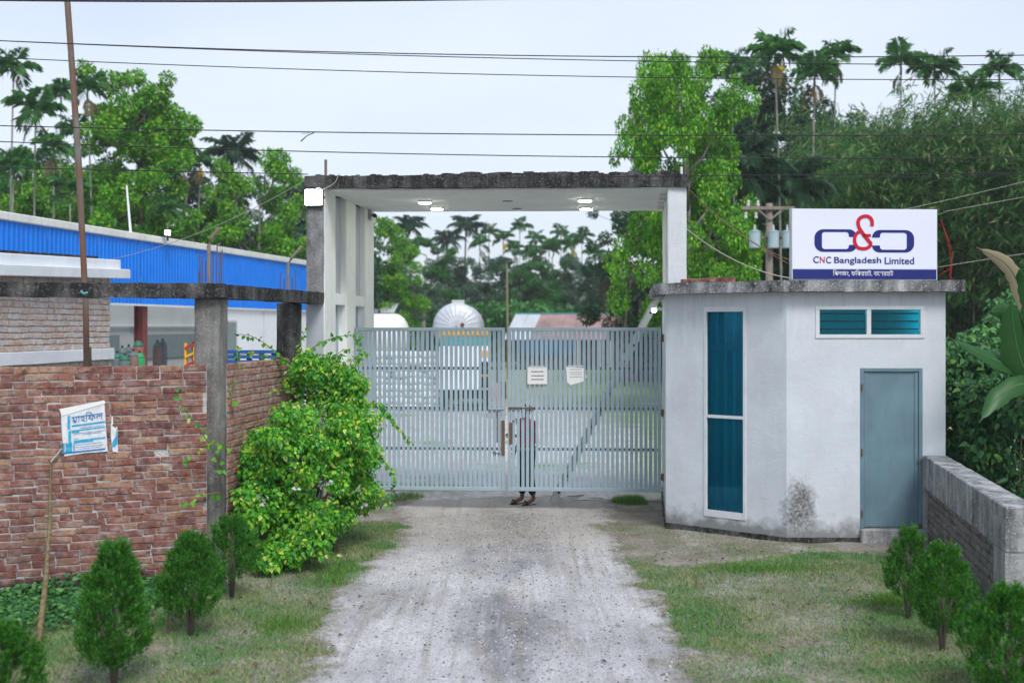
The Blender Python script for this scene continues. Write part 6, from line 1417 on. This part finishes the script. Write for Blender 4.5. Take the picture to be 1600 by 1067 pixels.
for (X0, Y0, rx, ry, n) in ((4.1, 11.9, .45, .25, 2600), (2.9, 13.4, .6, .15, 1200), (-2.2, 11.0, .25, .3, 1200), (-2.0, 13.2, .25, .5, 1500), (4.6, 12.3, .2, .3, 900)):
    a = R.normal(size=(n, 2))*.6; gx_.append(X0+a[:, 0]*rx); gy_.append(Y0+a[:, 1]*ry)
gx_, gy_ = np.concatenate(gx_), np.concatenate(gy_); kk = (gx_ < 2.2) | (gy_ < 14.8); tag(blades('lush_grass', gx_[kk], gy_[kk], .03, .10, M['grass_green'], 7, .008), 'tufts of lush green grass by the gate and on the verges', 'grass', kind='stuff')
# weeds at the foot of the brick wall
n = 6000; xw = R.uniform(-5.9, -3.2, n); yw = 10.4+R.random(n)**.6*1.9+(xw+5.5)*.25; ok = fbm(xw, yw, 1.4, 37) > .44-.12*((xw < -4.2)); xw, yw = xw[ok], yw[ok]; n = len(xw)
hh = .28*fbm(xw, yw, 2.2, 39)*np.where(xw < -4.1, 1.3, .8); P = np.stack([xw, yw, gh(xw, yw)+R.random(n)*hh+.01], 1); D = unit(R.normal(size=(n, 3))*np.array([1, 1, .4])+np.array([0, -.2, .1])); N = unit(R.normal(size=(n, 3))*.35+np.array([0, -.4, 1])); s = R.uniform(.6, 1.4, n)
tag(leaf_obj('weeds', P, D, N, .055*s, .042*s, M['leaf_weed'], None, .1, 'heart', 'stuff'), 'low broad-leaved weeds along the foot of the brick wall', 'weeds')
# fallen leaves
n = 420; xl, yl = cand(n, -4.6, 4.8, 9, 14.6); ok = ~(xl > 4.3+(yl-10.7)*.18) & ~((np.abs(xl) < 1.5) & (R.random(n) < .85)); xl, yl = xl[ok], yl[ok]; n = len(xl)
P = np.stack([xl, yl, gh(xl, yl)+.022], 1); D = rdir(R, n)*np.array([1, 1, .2]); N = unit(R.normal(size=(n, 3))*.25+np.array([0, 0, 1]))
tag(leaf_obj('leaf_litter', P, D, N, R.uniform(.03, .09, n), R.uniform(.02, .045, n), M['leaf_brown'], None, .25, 'rhomb', 'stuff'), 'dry brown leaves scattered over the verges', 'leaves')
# loose gravel
n = 28000; xs_, ys_ = cand(n, -1.75, 1.6, 8.8, 17.5); cen = np.exp(-(xs_/.75)**2); k = R.random(n) < (.35+.65*cen)*(.25+1.0*fbm(xs_, ys_, 1.1, 43)); xs_, ys_ = xs_[k], ys_[k]; n = len(xs_)
zz = road_z(xs_, ys_); sz = .0035+.011*R.random(n)**3.5; base = np.array([(1, 0, 0), (-1, 0, 0), (0, 1, 0), (0, -1, 0), (0, 0, .7), (0, 0, -.7)], float); tri = np.array([(0, 2, 4), (2, 1, 4), (1, 3, 4), (3, 0, 4), (2, 0, 5), (1, 2, 5), (3, 1, 5), (0, 3, 5)])
ang = R.random(n)*6.283; jit = R.uniform(.6, 1.4, (n, 6, 3)); Vb = base[None]*jit*sz[:, None, None]; ca, sa = np.cos(ang)[:, None], np.sin(ang)[:, None]
Vr = np.stack([Vb[..., 0]*ca-Vb[..., 1]*sa, Vb[..., 0]*sa+Vb[..., 1]*ca, Vb[..., 2]], -1)+np.stack([xs_, ys_, zz+sz*.25], -1)[:, None, :]
t = NT('gravel', .9, .2); t.color(t.ramp(t.geo.outputs['Random Per Island'], [(0, (.08, .08, .09)), (.35, (.22, .22, .23)), (.6, (.42, .41, .42)), (1, (.68, .67, .68))]))
tag(link_mesh('gravel', mesh_np('gravel', Vr.reshape(-1, 3), (tri[None]+(np.arange(n)*6)[:, None, None]).reshape(-1, 3)), t.m), 'loose gravel strewn over the sandy drive', 'gravel', kind='stuff')

# ---------------------------------------------------------------- haze
t = bpy.data.materials.new('haze_air'); t.use_nodes = True; t.node_tree.nodes.clear()
ho = t.node_tree.nodes.new('ShaderNodeOutputMaterial'); hv = t.node_tree.nodes.new('ShaderNodeVolumePrincipled'); hv.inputs['Color'].default_value = (.93, .96, 1., 1); hv.inputs['Density'].default_value = .0007; hv.inputs['Anisotropy'].default_value = .2
t.node_tree.links.new(hv.outputs[0], ho.inputs['Volume'])
hz = MB().cb(-950, 950, -310, 1250, -1.5, 18.).build('haze', t); tag(hz, kind='stuff')

# ---------------------------------------------------------------- set each thing's origin at its base
bpy.context.view_layer.update()
for o in REB:
    pts = []
    def rec(c, Mx):
        M2 = Mx@c.matrix_local
        if c.type == 'MESH' and len(c.data.vertices): pts.extend([M2@Vector(b) for b in c.bound_box])
        for g_ in c.children: rec(g_, M2)
    for c in o.children: rec(c, Matrix())
    lo = Vector((min(p.x for p in pts), min(p.y for p in pts), min(p.z for p in pts))); hi = Vector((max(p.x for p in pts), max(p.y for p in pts), 0)); b = Vector(((lo.x+hi.x)/2, (lo.y+hi.y)/2, lo.z))
    for c in o.children: c.location = c.location-b
    o.location = b
